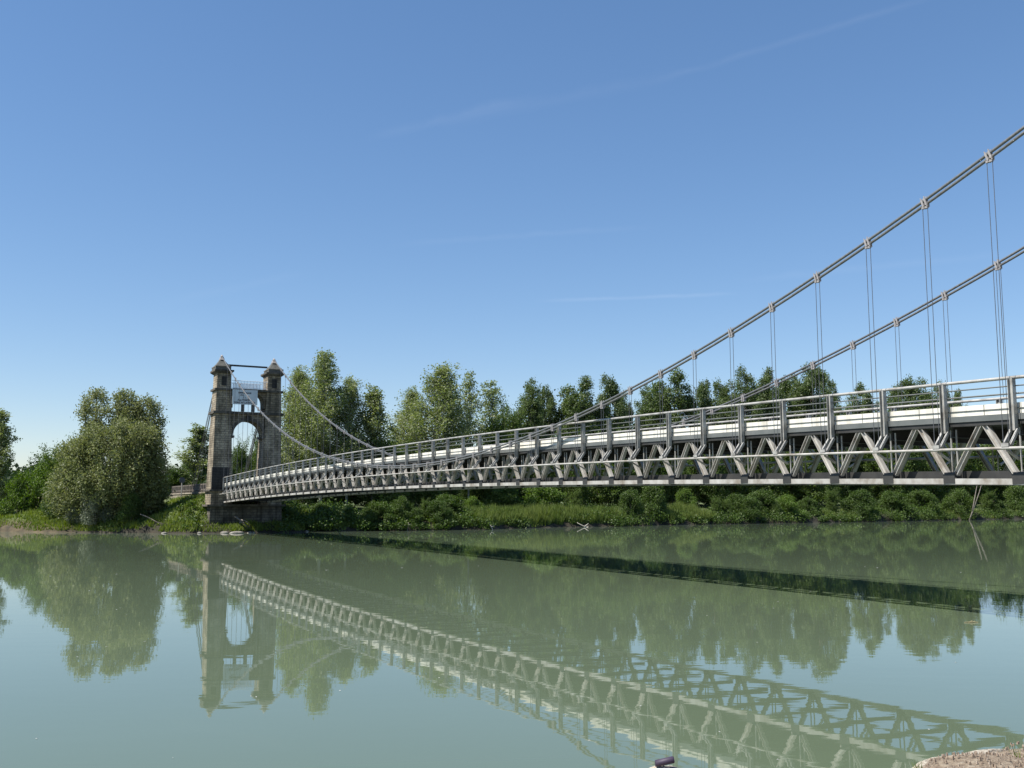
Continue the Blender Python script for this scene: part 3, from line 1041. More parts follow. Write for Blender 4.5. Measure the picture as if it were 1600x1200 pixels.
def clump_geo(seed, H, base, R_, n_lobe, n_leaf, leaf, trunk_r, shape='egg', stems=1, spread=0.16):
    """a dense crown of overlapping leafy lobes around one or more stems, base at the origin."""
    r = np.random.default_rng(seed)
    tb = MB()
    P, T = [], []
    per = n_leaf // n_lobe
    for k in range(stems):
        a = r.uniform(0, 6.28)
        e = np.array([math.cos(a), math.sin(a), 0]) * R_ * (0.0 if stems == 1 else 0.35)
        tb.tube([np.array([0, 0, -0.4]), e * 0.3 + np.array([0, 0, H * 0.3]), e * 0.7 + np.array([0, 0, H * 0.6]), e + np.array([0, 0, H * 0.9])], [trunk_r * 1.1, trunk_r * 0.85, trunk_r * 0.5, 0.02], 7)
    for k in range(n_lobe):
        hf = base + (1 - base) * (k + r.uniform(0.2, 0.8)) / n_lobe
        if shape == 'egg':
            env = math.sqrt(max(0.06, 1 - ((hf - 0.46) / 0.60) ** 2))
        else:
            env = math.sqrt(max(0.05, 1 - hf ** 2.0))
        az = k * 2.39996 + r.normal() * 0.5
        lr = R_ * ((0.19 + 0.27 * r.uniform()) if shape == 'egg' else (0.26 + 0.26 * r.uniform())) * (0.55 + 0.45 * env)
        rad = max(0.0, R_ * env - lr * 0.75) * r.uniform(0.5, 1.25)
        lz = lr * (1.7 if shape == 'egg' else 0.85)
        c = np.array([math.cos(az) * rad, math.sin(az) * rad, min(hf * H, H - lz * 0.8) if shape != 'egg' else hf * H * r.uniform(0.88, 1.06)])
        tb.tube([np.array([0, 0, max(0.1, c[2] - rad * 1.1 - 0.2 * H * base)]), c * 0.6 + np.array([0, 0, 0.15 * c[2]]), c], [trunk_r * 0.4, trunk_r * 0.25, 0.02], 5, cap=False)
        nc = max(8, int(per / 45))
        u = r.normal(size=(nc, 3)); u /= np.linalg.norm(u, axis=1)[:, None]
        cc = c + u * (r.uniform(0.25, 1.0, (nc, 1)) ** 0.4) * np.array([lr, lr, lz])
        ids = r.integers(0, nc, per)
        p = cc[ids] + r.normal(size=(per, 3)) * R_ * spread * np.array([0.62, 0.62, 0.72])
        P.append(p)
        T.append(np.clip(r.uniform(0.05, 0.95, nc)[ids] * 0.8 + r.normal(size=per) * 0.16 + 0.1, 0, 1))
    P = np.concatenate(P); T = np.concatenate(T)
    ok = P[:, 2] > 0.08
    return tb, leaf_quads(P[ok], leaf, r, 0.35), T[ok]


def proto(key, bark, leafm, *a, **k):
    tb, q, T = clump_geo(*a, **k) if k.pop('clump', False) else tree_geo(*a, **k)
    c_ = q.mean(axis=1)
    hh = float(np.percentile(c_[:, 2], 99.7))
    mid_ = c_[(c_[:, 2] > 0.25 * hh) & (c_[:, 2] < 0.75 * hh)] if 'tuft' not in key else c_
    rr = float(np.percentile(np.abs(mid_[:, :2] - np.median(mid_[:, :2], axis=0)), 95))
    PROTO[key] = dict(tb=tb, q=q, T=T, bark=bark, leaf=leafm, H=hh, R=rr, made=None)


cone = lambda R, lo=0.5: (lambda h: R * (lo + (1 - lo) * min(1, h / 0.25)) * max(0.12, min(1.0, (1.04 - h) / 0.62)))
egg = lambda R: (lambda h: R * max(0.1, math.sqrt(max(0, 1 - ((h - 0.45) / 0.58) ** 2))))
dome = lambda R: (lambda h: R * max(0.15, math.sqrt(max(0, 1 - (h / 1.02) ** 2.2))))

for s in range(3):
    proto('pale%d' % s, M_BARK_PALE, L_PALE, 11 + s, 26.0, 0.15, cone(4.6), 165, 165, 0.28, 38, 62, 0.56, 0.24, stems=1 + s % 2, lean=0.07)
for s in range(2):
    proto('sparse%d' % s, M_BARK_PALE, L_PALE, 31 + s, 24.0, 0.25, cone(3.4), 70, 70, 0.36, 40, 68, 0.55, 0.17)
for s in range(4):
    proto('dark%d' % s, M_BARK, L_DARK, 51 + s, 26.0, 0.10, 4.8, 36, 42000, 0.34, 0.34, 'egg', 2 + s % 2, 0.125, clump=True)
for s in range(2):
    proto('slim%d' % s, M_BARK, L_PALE, 71 + s, 20.0, 0.10, cone(2.6), 90, 110, 0.36, 45, 70, 0.5, 0.2)
for s in range(3):
    proto('round%d' % s, M_BARK, L_ROUND, 91 + s, 13.0, 0.10, egg(5.0), 110, 150, 0.40, 12, 65, 0.65, 0.22)
proto('far0', M_BARK, L_FAR, 120, 14.0, 0.05, egg(5.5), 90, 130, 0.55, 10, 65, 0.8, 0.25)
for s in range(4):
    proto('bush%d' % s, M_BARK, L_BUSH, 131 + s, 5.0, 0.05, 3.1, 11, 13000, 0.23, 0.09, 'dome', 3, 0.15, clump=True)
for s in range(2):
    proto('bright%d' % s, M_BARK, L_BRIGHT, 151 + s, 5.0, 0.05, 3.0, 10, 12000, 0.23, 0.09, 'dome', 3, 0.16, clump=True)
proto('silver0', M_BARK, L_SILVER, 161, 5.0, 0.05, 3.1, 9, 9000, 0.24, 0.08, 'dome', 3, 0.18, clump=True)


def lobe_tree(name, px, m_in, lobes, trunk_r, leaf, leafm, seed, label, cat, dens=1.0, droop=0.8, group=None, forks=14):
    """a tree whose crown is a set of leafy lobes: (picture x, picture y, half width, half height) turned into metres at the tree's own distance."""
    r = np.random.default_rng(seed)
    t_, off = at(px, m_in)
    z = float(ground_h(t_, off))
    w_ = to_world(t_, off, z)
    mpp = w_[1] / F_PX
    root = bpy.data.objects.new(name, None)
    root.empty_display_size = 0.5
    C.objects.link(root)
    root.location = tuple(w_)
    tag(root, label, cat, group)
    P, T = [], []
    tb = MB()
    L = []
    for (lx, ly, rx, rz) in lobes:
        c = np.array([(lx - px) * mpp, r.normal() * 0.6, height_for(ly, w_) - z])
        L.append((c, np.array([rx * mpp, min(rx, rz) * mpp * 0.95 + 0.4, rz * mpp])))
    top = max(c[2] for c, q in L)
    bends = [np.array([0, 0, -0.5]), np.array([0.15, 0.1, top * 0.18]), np.array([-0.1, 0.2, top * 0.33])]
    tb.tube(bends, [trunk_r * 1.2, trunk_r, trunk_r * 0.8], 8)
    for c, q in L:
        n_c = int(dens * 16 * (q[0] * q[2] + q[0] * q[1] + q[1] * q[2]) / 3)
        u = r.normal(size=(n_c, 3))
        u /= np.linalg.norm(u, axis=1)[:, None]
        rad = r.uniform(0.35, 1.0, n_c) ** 0.45
        cc = c + u * rad[:, None] * q * (1 + 0.10 * r.normal(size=(n_c, 1)))
        # limbs: from the fork through the lobe centre to some clumps
        tb.tube([bends[-1], bends[-1] * 0.5 + c * 0.5 + np.array([0, 0, -0.1 * top]), c + np.array([0, 0, -q[2] * 0.3]), c + np.array([r.normal() * 0.3, 0, q[2] * 0.5])],
                [trunk_r * 0.55, trunk_r * 0.4, trunk_r * 0.22, 0.03], 6, cap=False)
        for k in range(forks):
            e = cc[r.integers(0, n_c)]
            s0 = c + np.array([0, 0, -q[2] * 0.35])
            tb.tube([s0, s0 * 0.5 + e * 0.5 + np.array([0, 0, 0.12 * q[2]]), e], [trunk_r * 0.2, trunk_r * 0.11, 0.015], 4, cap=False)
        nl = r.integers(30, 70, n_c)
        ids = np.repeat(np.arange(n_c), nl)
        d_ = r.normal(size=(len(ids), 3)) * np.array([0.36, 0.36, 0.30])
        # sprays hang: leaves fall away below the clump and outwards
        fall = np.abs(r.normal(size=len(ids))) * droop
        out = u[ids] * np.array([1, 1, 0]) * (fall * 0.22)[:, None]
        p = cc[ids] + d_ + out
        p[:, 2] -= fall
        P.append(p)
        T.append(np.clip(r.uniform(0.1, 0.85, n_c)[ids] + r.normal(size=len(ids)) * 0.18, 0, 1))
    P = np.concatenate(P); T = np.concatenate(T)
    ok = P[:, 2] > 0.1
    tk = tb.build('trunk', M_BARK, base=(0, 0, 0), smooth=True)
    cr = quads_obj('crown', leaf_quads(P[ok], leaf, r, 0.3, 0.5), T[ok], leafm)
    tk.parent = root
    cr.parent = root
    return root


def plant(name, key, loc, sx, sz, rot, label, cat, group=None):
    p = PROTO[key]
    root = bpy.data.objects.new(name, None)
    root.empty_display_size = 0.5
    C.objects.link(root)
    root.location = loc
    root.rotation_euler = (0, 0, rot)
    root.scale = (sx, sx, sz)
    tag(root, label, cat, group)
    bush = cat in ('bush', 'shrub')
    if p['made'] is None:
        BASE['__o'] = np.zeros(3)
        tk = p['tb'].build('stem' if bush else 'trunk', p['bark'], base=(0, 0, 0))
        cr = quads_obj('foliage' if bush else 'crown', p['q'], p['T'], p['leaf'])
        p['made'] = (tk, cr)
    else:
        tk, cr = (x.copy() for x in p['made'])
        C.objects.link(tk)
        C.objects.link(cr)
    tk.parent = root
    cr.parent = root
    return root


RN = random.Random(3)


def tree(name, key, px, m_in, top, wfac, label, cat='tree', group=None, rot=None):
    t_, off = at(px, m_in)
    z = float(ground_h(t_, off))
    w_ = to_world(t_, off, z)
    H = height_for(top, w_) - z
    sz = H / PROTO[key]['H']
    sx = wfac * (1.25 if 'poplar' in name else 1.0) / 2 * (w_[1] / F_PX) / PROTO[key]['R'] if wfac > 5 else sz * wfac     # wfac above 5: crown width in picture units
    return plant(name, key, tuple(w_), sx, sz, RN.uniform(0, 6.28) if rot is None else rot, label, cat, group)


G_POP = 'poplars on the far bank'
# --- right of the tower
tree('poplar', 'pale0', 470, 22, 574, 62, 'tall pale poplar close behind the right pillar of the tower', group=G_POP)
tree('poplar', 'pale1', 500, 18, 555, 72, 'tallest pale poplar right of the tower, its top above all others', group=G_POP)
tree('poplar', 'pale2', 541, 20, 590, 58, 'pale poplar forming the right shoulder of the tall group beside the tower', group=G_POP)
tree('poplar', 'slim0', 581, 19, 604, 42, 'narrow pointed pale poplar standing apart left of the sky gap', group=G_POP)
tree('poplar', 'pale1', 463, 34, 590, 40, 'poplar half hidden behind the right pillar of the tower', group=G_POP)
tree('poplar', 'pale2', 670, 20, 571, 82, 'broad pale poplar right of the sky gap over the sagging cable', group=G_POP, rot=1.0)
tree('poplar', 'pale0', 636, 26, 606, 52, 'shorter pale poplar on the left flank of the broad one', group=G_POP)
tree('poplar', 'sparse0', 704, 24, 604, 46, 'thin pale poplar between the broad one and the bare topped one', group=G_POP)
tree('poplar', 'sparse1', 732, 22, 582, 42, 'thin pale poplar with a nearly bare top against the sky', group=G_POP)
tree('poplar', 'sparse0', 768, 26, 596, 44, 'wispy poplar with almost leafless twigs left of the dark trees', group=G_POP)
tree('round_tree', 'round0', 610, 16, 682, 50, 'low round green tree under the sky gap between the pale poplars', group='round trees on the far bank')
tree('round_tree', 'round1', 775, 20, 631, 44, 'rounded mid green tree in front of the wispy poplar', group='round trees on the far bank')
tree('round_tree', 'round2', 800, 24, 624, 40, 'rounded mid green tree leaning against the first dark poplar', group='round trees on the far bank')
# --- dark row
D = 'dark green poplars behind the bridge'
tree('dark_poplar', 'dark0', 828, 30, 596, 42, 'leftmost dark green poplar of the row behind the bridge', group=D)
tree('dark_poplar', 'dark1', 852, 34, 606, 34, 'lower dark poplar on the right side of the leftmost one', group=D)
tree('dark_poplar', 'dark2', 904, 30, 593, 58, 'dark poplar with an open lower crown, left of the twin gap', group=D)
tree('dark_poplar', 'dark3', 952, 30, 591, 42, 'narrow dark poplar standing just left of the rising near cable', group=D)
tree('dark_poplar', 'dark1', 974, 36, 614, 26, 'small dark poplar crossed by the rising near cable', group=D)
tree('dark_poplar', 'dark0', 1012, 36, 606, 40, 'dark poplar forming the left shoulder beneath the near cable', group=D)
tree('dark_poplar', 'dark2', 1050, 30, 583, 60, 'broad dark poplar under the near cable, before the sky gap', group=D)
tree('dark_poplar', 'dark3', 1108, 34, 598, 42, 'dark poplar left of the second cable where it leaves the railing', group=D)
tree('dark_poplar', 'dark1', 1140, 38, 598, 42, 'dark poplar behind the foot of the far cable', group=D)
tree('dark_poplar', 'dark0', 1171, 32, 578, 44, 'tall dark poplar with a double top left of the largest clump', group=D)
tree('dark_poplar', 'dark2', 1203, 34, 579, 44, 'dark poplar joined to the double topped one on its right', group=D)
tree('dark_poplar', 'dark3', 1240, 36, 590, 50, 'dark poplar in the middle of the largest clump', group=D)
tree('dark_poplar', 'dark1', 1274, 30, 573, 54, 'highest dark poplar of the largest clump, crossed by the far cable', group=D)
tree('dark_poplar', 'dark0', 1303, 34, 588, 34, 'dark poplar closing the right end of the largest clump', group=D)
tree('dark_poplar', 'dark2', 1355, 50, 602, 40, 'lone small dark poplar between two sky gaps above the railing', group=D)
tree('dark_poplar', 'dark3', 1412, 50, 600, 42, 'left one of the low dark crowns at the right end of the row', group=D)
tree('dark_poplar', 'dark1', 1442, 46, 594, 50, 'middle one of the low dark crowns at the right end of the row', group=D)
tree('dark_poplar', 'dark0', 1480, 50, 601, 44, 'right one of the low dark crowns at the right end of the row', group=D)
tree('dark_poplar', 'dark3', 1507, 56, 612, 24, 'last small dark crown before the open sky on the right', group=D)
# --- left side
lobe_tree('willow', 172, 5.0, [(172, 718, 66, 66), (218, 728, 32, 66), (108, 762, 34, 40), (207, 684, 40, 27), (126, 710, 30, 32), (150, 690, 24, 22), (168, 788, 56, 28), (238, 740, 18, 48)],
          0.55, 0.30, L_WILLOW, 401, 'big olive green willow leaning over the water left of the tower', 'tree', dens=1.0)
GT = 'loose trees behind the willow'
lobe_tree('tall_tree', 142, 11, [(141, 619, 16, 13), (127, 640, 10, 11), (150, 640, 10, 11), (138, 668, 15, 18), (152, 664, 9, 14)], 0.3, 0.30, L_WILLOW, 402, 'leftmost of the loose tufts rising above the big willow, with sky showing below it', 'tree', dens=1.0, droop=0.6, group=GT, forks=8)
lobe_tree('tall_tree', 184, 11, [(186, 622, 18, 16), (175, 644, 16, 15), (196, 646, 15, 17), (184, 668, 20, 16)], 0.3, 0.30, L_WILLOW, 403, 'middle and fullest tuft rising above the big willow', 'tree', dens=1.0, droop=0.6, group=GT, forks=8)
lobe_tree('tall_tree', 224, 12, [(222, 633, 17, 15), (237, 655, 12, 18), (211, 652, 14, 15), (228, 676, 18, 16)], 0.3, 0.30, L_WILLOW, 404, 'lower right tuft rising above the big willow', 'tree', dens=1.0, droop=0.6, group=GT, forks=8)
tree('round_tree', 'round1', 104, 10, 682, 62, 'round olive tree joined to the left side of the big willow', group='round trees on the far bank')
tree('poplar', 'slim1', -8, 12, 642, 36, 'dark feathery poplar cut by the left edge of the photo', group=G_POP)
tree('poplar', 'slim0', 306, 55, 664, 40, 'slim pale poplar seen between the willow and the tower', group=G_POP)
tree('round_tree', 'round2', 80, 20, 697, 50, 'fresh green tree rising left of the big willow', group='round trees on the far bank')
tree('round_tree', 'round0', 272, 50, 726, 36, 'dim bluish tree behind the right foot of the willow', group='round trees on the far bank')
tree('round_tree', 'round1', 369, 42, 686, 32, 'green tree seen through the left half of the tower arch', group='round trees on the far bank')
tree('round_tree', 'round2', 403, 46, 672, 24, 'green tree seen through the right half of the tower arch', group='round trees on the far bank')
tree('round_tree', 'round0', 386, 60, 698, 44, 'low green tree seen through the middle of the tower arch', group='round trees on the far bank')

# --- bushes along the bank
for j, (px, m_in, top, wf, key, lab) in enumerate([
        (28, 12, 738, 0.8, 'bright0', 'rounded fresh green bush at the left end of the bank'),
        (62, 14, 722, 0.75, 'bright1', 'tall fresh green bush behind the grassy left bank'),
        (8, 20, 752, 0.9, 'bush0', 'dark bush at the foot of the feathery poplar'),
        (100, 7, 752, 0.95, 'bush1', 'dark green bush tucked under the left side of the willow'),
        (150, 1.6, 762, 0.75, 'silver0', 'silvery bush hanging over the water before the willow'),
        (118, 1.8, 788, 0.9, 'silver0', 'low silvery bush left of the one before the willow'),
        (205, 2.5, 770, 0.8, 'bush2', 'dark bush under the right side of the willow by the water'),
        (240, 9, 762, 0.8, 'bush3', 'dark bush between the willow and the road embankment'),
        (262, 5, 800, 0.8, 'bush0', 'small bush at the foot of the embankment left of the tower')]):
    tree('bush', key, px, m_in, top, wf, lab, 'bush', 'bushes along the far bank')
bush_rows = [
    (455, 4, 790, 'bright1', 'bright bush on the bank directly right of the tower pier'),
    (500, 5, 776, 'bush0', 'bush beneath the bridge in front of the pale trunks'),
    (545, 3, 786, 'bush1', 'low dark bush by the water under the tall poplars'),
    (590, 3.5, 772, 'bush2', 'dark bush leaning to the water before the narrow poplar'),
    (628, 3, 770, 'bush3', 'dark bush right above the thin stump in the water'),
    (665, 3, 775, 'bush0', 'dark bush left of the bright reed bank'),
    (700, 4, 764, 'bush1', 'taller dark bush at the left end of the bright reed bank'),
    (738, 9, 768, 'bright0', 'light green bush behind the left end of the reeds'),
    (790, 11, 762, 'bush2', 'bush behind the reeds above the left driftwood'),
    (850, 12, 758, 'bright1', 'light green bush behind the middle of the reed bank'),
    (900, 12, 757, 'bush3', 'bush behind the reeds above the right driftwood'),
    (945, 4, 782, 'bush0', 'dark rounded bush right of the right driftwood'),
    (985, 6, 768, 'bush1', 'bush right of the reed bank near the middle of the photo'),
    (1020, 9, 762, 'bush2', 'dark bush set back between the two reed patches'),
    (1070, 11, 760, 'bright0', 'light bush behind the second patch of reeds'),
    (1120, 5, 768, 'bush3', 'big dark bush by the water right of the second reed patch'),
    (1150, 4, 762, 'bush0', 'rounded olive bush overhanging the water'),
    (1190, 5, 764, 'bush1', 'tall dark bush next to the overhanging olive one'),
    (1230, 4, 770, 'bright1', 'yellowish green bush under the bridge on the right'),
    (1262, 4, 776, 'bush2', 'low bush right of the yellowish one'),
    (1300, 6, 766, 'bush3', 'dark bush left of the third reed patch'),
    (1345, 9, 764, 'bush0', 'bush behind the third reed patch'),
    (1395, 8, 768, 'bush1', 'rounded bush standing on the shore under the right end of the bridge'),
    (1440, 10, 762, 'bush2', 'dark bush left of the leaning dead trunk'),
    (1500, 11, 760, 'bush3', 'bush directly behind the leaning dead trunk'),
    (1545, 7, 768, 'bush0', 'bush right of the leaning dead trunk'),
    (1590, 8, 764, 'bush1', 'dark bush at the right edge of the photo'),
    (575, 1.6, 792, 'bush3', 'low dark bush dipping into the water left of the thin stump'),
    (650, 1.6, 790, 'bush1', 'low dark bush dipping into the water right of the thin stump'),
    (683, 1.8, 784, 'bush0', 'dark bush at the water just left of the reeds'),
    (1135, 1.8, 782, 'bush2', 'rounded dark bush standing in the water right of the second reed patch'),
    (1170, 1.8, 784, 'bush1', 'olive bush at the water under the middle of the right half of the bridge'),
    (1212, 1.8, 788, 'bush0', 'low bush at the water left of the third reed patch'),
    (1560, 1.8, 786, 'bush3', 'dark bush at the water right of the leaning dead trunk'),
    (1598, 1.8, 784, 'bush1', 'dark bush at the water in the right corner of the far bank'),
    (1630, 6, 766, 'bush2', 'dark bush just past the right edge of the photo')]
for j, (px, m_in, top, key, lab) in enumerate(bush_rows):
    if not (690 < px < 935 or 1030 < px < 1100):
        m_in = min(m_in, 2.6 + (j % 3) * 0.9)
    key = key if j % 5 else ('round%d' % (j % 3))
    tree('bush', key, px, m_in, top + RN.uniform(-9, 12), RN.uniform(0.85, 1.7), lab, 'bush', 'bushes along the far bank')

# --- understorey trees between the bushes and the poplars
under = []
px = 440.0
k = 0
while px < 1800:
    m_in = 16 + 10 * RN.random()
    top = (708 if px < 820 else 684 if px < 1350 else 662) + RN.uniform(-14, 18)
    tree('understorey_tree', ('round%d' % (k % 3)), px, m_in, top, RN.uniform(0.85, 1.15), 'leafy green tree of the low wood seen through the bridge truss', 'tree', 'low trees behind the bridge truss')
    px += RN.uniform(22, 34)
    k += 1

# --- far-off wood: one dark mass behind everything
rg = np.random.default_rng(77)
P, T = [], []
for px in np.arange(-300, 2100, 7.0):
    for row in range(3):
        m_in = 38 + row * 9 + rg.uniform(-4, 4)
        t_, off = at(px + rg.uniform(-4, 4), m_in)
        if -6.5 < off < 3 and t_ > 140:
            continue
        z = float(ground_h(t_, off))
        w_ = to_world(t_, off, z)
        hh = (rg.uniform(17, 24) if 820 < px < 1320 else rg.uniform(13, 18) if 790 < px < 1510 else rg.uniform(8, 12) if px > 440 else rg.uniform(3.0, 5.5))
        nl = 260 if hh > 13 else 170
        c = w_ + np.array([0, 0, hh * 0.5])
        q = rg.normal(size=(nl, 3))
        q /= np.linalg.norm(q, axis=1)[:, None]
        q *= rg.uniform(0.5, 1.05, (nl, 1)) * np.array([2.6, 2.6, hh * 0.55])
        P.append(c + q)
        T.append(np.clip(rg.uniform(0, 0.8) + rg.normal(size=nl) * 0.2, 0, 1))
P = np.concatenate(P); T = np.concatenate(T)
o = quads_obj('woods', leaf_quads(P, 0.62, rg, 0.4, 0.75), T, L_FAR)
tag(o, 'dark mass of woodland filling the background behind the bank', 'woods', kind='stuff')
# distant tree line on the horizon
P, T = [], []
for k in range(900):
    az = rg.uniform(-0.62, 0.62)
    d_ = rg.uniform(420, 640)
    x, y = math.sin(az) * d_, math.cos(az) * d_
    q_ = np.array([x - X0, y])
    t_, off = float(q_ @ DV), -float(q_ @ NV)
    if t_ - shore_t(off) < 60:
        continue
    z = float(ground_h(t_, off))
    hh = rg.uniform(9, 17)
    nl = 90
    q = rg.normal(size=(nl, 3)); q /= np.linalg.norm(q, axis=1)[:, None]
    q *= rg.uniform(0.5, 1.05, (nl, 1)) * np.array([5.5, 5.5, hh * 0.55])
    P.append(np.array([x, y, z + hh * 0.5]) + q)
    T.append(np.clip(rg.uniform(0, 0.8) + rg.normal(size=nl) * 0.2, 0, 1))
P = np.concatenate(P); T = np.concatenate(T)
o = quads_obj('distant_woods', leaf_quads(P, 2.0, rg, 0.4, 0.8), T, L_FAR)
tag(o, 'far tree line on the horizon across the river', 'woods', kind='stuff')


# --- grass, reeds and low undergrowth
def blades(n, offr, mr_, h0, h1, wd, seed, zmin=0.15, lean=0.35, patchy=True):
    r = np.random.default_rng(seed)
    off = r.uniform(*offr, n)
    mm = r.uniform(0, 1, n) ** 1.4 * (mr_[1] - mr_[0]) + mr_[0]
    t_ = shore_t(off) + mm
    z = ground_h(t_, off)
    p = to_world(t_, off, z)
    patch = 0.5 + 0.5 * np.sin(off * 0.55 + 2 * np.sin(t_ * 0.21)) * np.sin(off * 0.19 + 1.3)
    h = (h0 + (h1 - h0) * np.clip(patch * 0.6 + r.uniform(0, 0.5, n), 0, 1) * (0.7 + 0.5 * np.sin(off * 1.7 + 3 * np.sin(t_ * 0.9))))[:, None]
    ang = r.uniform(0, 2 * math.pi, n)
    side = np.stack([np.cos(ang), np.sin(ang), 0 * ang], 1) * (wd * r.uniform(0.6, 1.4, n))[:, None]
    tip = np.stack([r.normal(size=n) * lean, r.normal(size=n) * lean, np.ones(n)], 1) * h
    ok = (z > zmin) & ((off > -16) | (not patchy) | (off < -999) | (patch + r.normal(size=n) * 0.12 > 0.85))
    V = np.stack([p - side - np.array([0, 0, 0.05]), p + side - np.array([0, 0, 0.05]), p + tip], 1)
    tint = np.clip(0.25 + 0.5 * patch + r.normal(size=n) * 0.18, 0, 1)
    return V[ok], tint[ok]


Vs, Ts = [], []
for args in ((42000, (-230, 45), (0.2, 9), 0.25, 0.8, 0.07, 1), (26000, (-14, 22), (0.3, 26), 0.2, 0.6, 0.06, 2), (9000, (10, 45), (0.8, 30), 0.15, 0.35, 0.06, 3)):
    v_, t__ = blades(*args)
    if args[1][1] > 30:
        wx, wz = v_[:, 0, 0], v_[:, 0, 2]
        keep_ = (wx > -56) | (wz > 0.5 + 0.25 * np.sin(wx * 1.3))
        v_, t__ = v_[keep_], t__[keep_]
    Vs.append(v_); Ts.append(t__)
o = quads_obj('grass', np.concatenate(Vs), np.concatenate(Ts), L_GRASS)
tag(o, 'rough green grass covering the far bank and the embankment', 'grass', kind='stuff')
Vs, Ts = [], []
for (pa, pb, n, h1, ma, mb_) in ((690, 965, 15000, 2.3, 0.5, 8), (1035, 1105, 4500, 2.2, 0.5, 9), (1285, 1345, 2200, 1.3, 0.3, 4), (1415, 1500, 3000, 1.4, 0.3, 5), (470, 560, 3500, 1.2, 0.5, 4)):
    o1, o2 = at(pa, 3)[1], at(pb, 3)[1]
    v_, t__ = blades(n, (min(o1, o2), max(o1, o2)), (ma, mb_), h1 * 0.45, h1, 0.06, int(pa), lean=0.22, patchy=False)
    Vs.append(v_); Ts.append(t__)
o = quads_obj('reeds', np.concatenate(Vs), np.concatenate(Ts), L_REED)
tag(o, 'bright green reeds standing along the water edge under the bridge', 'reeds', kind='stuff')
P, T = [], []
for k in range(760):
    px = rg.uniform(440, 1680)
    m_in = -0.1 + 8.0 * rg.random() ** 1.7
    if 705 < px < 950 and rg.random() < 0.75:
        continue
    t_, off = at(px, m_in)
    z = max(0.15, float(ground_h(t_, off)))
    hh = rg.uniform(0.6, 1.3) + 1.4 * (0.5 + 0.5 * math.sin(px * 0.045) * math.sin(px * 0.017 + 2)) ** 2
    nl = int(70 * hh + 30)
    q = rg.normal(size=(nl, 3)); q /= np.linalg.norm(q, axis=1)[:, None]
    q *= rg.uniform(0.35, 1.1, (nl, 1)) * np.array([hh * 0.9, hh * 0.9, hh * 0.6])
    P.append(to_world(t_, off, z + hh * 0.4) + q)
    T.append(np.clip(rg.uniform(0, 0.9) + rg.normal(size=nl) * 0.2, 0, 1))
for k in range(130):
    off = rg.uniform(1.5, 16)
    t_ = shore_t(off) + rg.uniform(0.6, 12)
    z = float(ground_h(t_, off))
    hh = rg.uniform(0.3, 0.8)
    nl = int(60 * hh + 20)
    q = rg.normal(size=(nl, 3)); q /= np.linalg.norm(q, axis=1)[:, None]
    q *= rg.uniform(0.35, 1.1, (nl, 1)) * np.array([hh * 1.1, hh * 1.1, hh * 0.6])
    P.append(to_world(t_, off, z + hh * 0.3) + q)
    T.append(np.clip(rg.uniform(0.3, 1) + rg.normal(size=nl) * 0.2, 0, 1))
P = np.concatenate(P); T = np.concatenate(T)
P = P[P[:, 2] > 0.05]; T = T[:len(P)]
o = quads_obj('undergrowth', leaf_quads(P, 0.30, rg, 0.4), T, L_BUSH)
tag(o, 'low leafy undergrowth covering the foot of the far bank', 'undergrowth', kind='stuff')


# ------------------------------------------------------------------ small things at the waterline
def lump(seed, rx, ry, rz, n=10):
    r = np.random.default_rng(seed)
    mb = MB()
    ph = r.uniform(0, 6.28, 6)
    rows_ = 7
    for a in range(rows_ + 1):
        th_ = math.pi * a / rows_
        for b_ in range(n):
            an = 2 * math.pi * b_ / n
            k_ = 1 + 0.16 * math.sin(2 * an + ph[0]) + 0.12 * math.sin(3 * an + ph[1] + th_ * 2) + r.normal() * 0.05
            mb.v.append((rx * k_ * math.sin(th_) * math.cos(an), ry * k_ * math.sin(th_) * math.sin(an), rz * math.cos(th_) * (1 + r.normal() * 0.04)))
    for a in range(rows_):
        for b_ in range(n):
            mb.f.append((a * n + b_, (a + 1) * n + b_, (a + 1) * n + (b_ + 1) % n, a * n + (b_ + 1) % n))
    return mb


for k, (px, rx, rz, dy, lab) in enumerate([(352, 0.75, 0.30, -0.2, 'flat pale rock at the waterline below the tower pier, left of its pair'), (371, 1.0, 0.34, -0.2, 'longest flat pale rock at the waterline below the tower pier'),
                                           (391, 0.45, 0.25, -0.3, 'small pale rock at the waterline, close to the shaded pier foot'), (397, 0.25, 0.2, -0.3, 'smallest pale rock at the right end of the row below the pier'),
                                           (312, 0.4, 0.25, -0.1, 'pale rock at the waterline left of the tower pier'), (258, 0.5, 0.2, -0.2, 'low pale rock at the waterline right of the willow'),
                                           (378, 0.42, 0.4, 2.0, 'pale boulder higher on the grassy bank before the pier'), (480, 0.35, 0.22, -0.2, 'pale rock in the dark shade right of the tower pier')]):
    t_, off = at(px, dy)
    z = max(0.02, float(ground_h(t_, off)) + rz * 0.2)
    o = lump(300 + k, rx * 0.8, rx * 0.5, rz * 0.75).build('rock', M_ROCK, base=(0, 0, 0), smooth=True)
    o.location = to_world(t_, off, z)
    o.rotation_euler = (0, 0, TH + RN.uniform(-0.3, 0.3))
    tag(o, lab, 'rock', 'pale rocks below the tower')


def driftwood(name, px, m_in, branches, mat, label, cat='driftwood', r0=0.09):
    t_, off = at(px, m_in)
    w_ = to_world(t_, off, max(0.0, float(ground_h(t_, off))))
    mb = MB()
    for pts in branches:
        n = len(pts)
        mb.tube([np.array(p) for p in pts], [r0 * (1 - 0.75 * i / (n - 1)) for i in range(n)], 6)
    o = mb.build(name, mat, base=(0, 0, 0), smooth=True)
    o.location = w_
    return tag(o, label, cat)


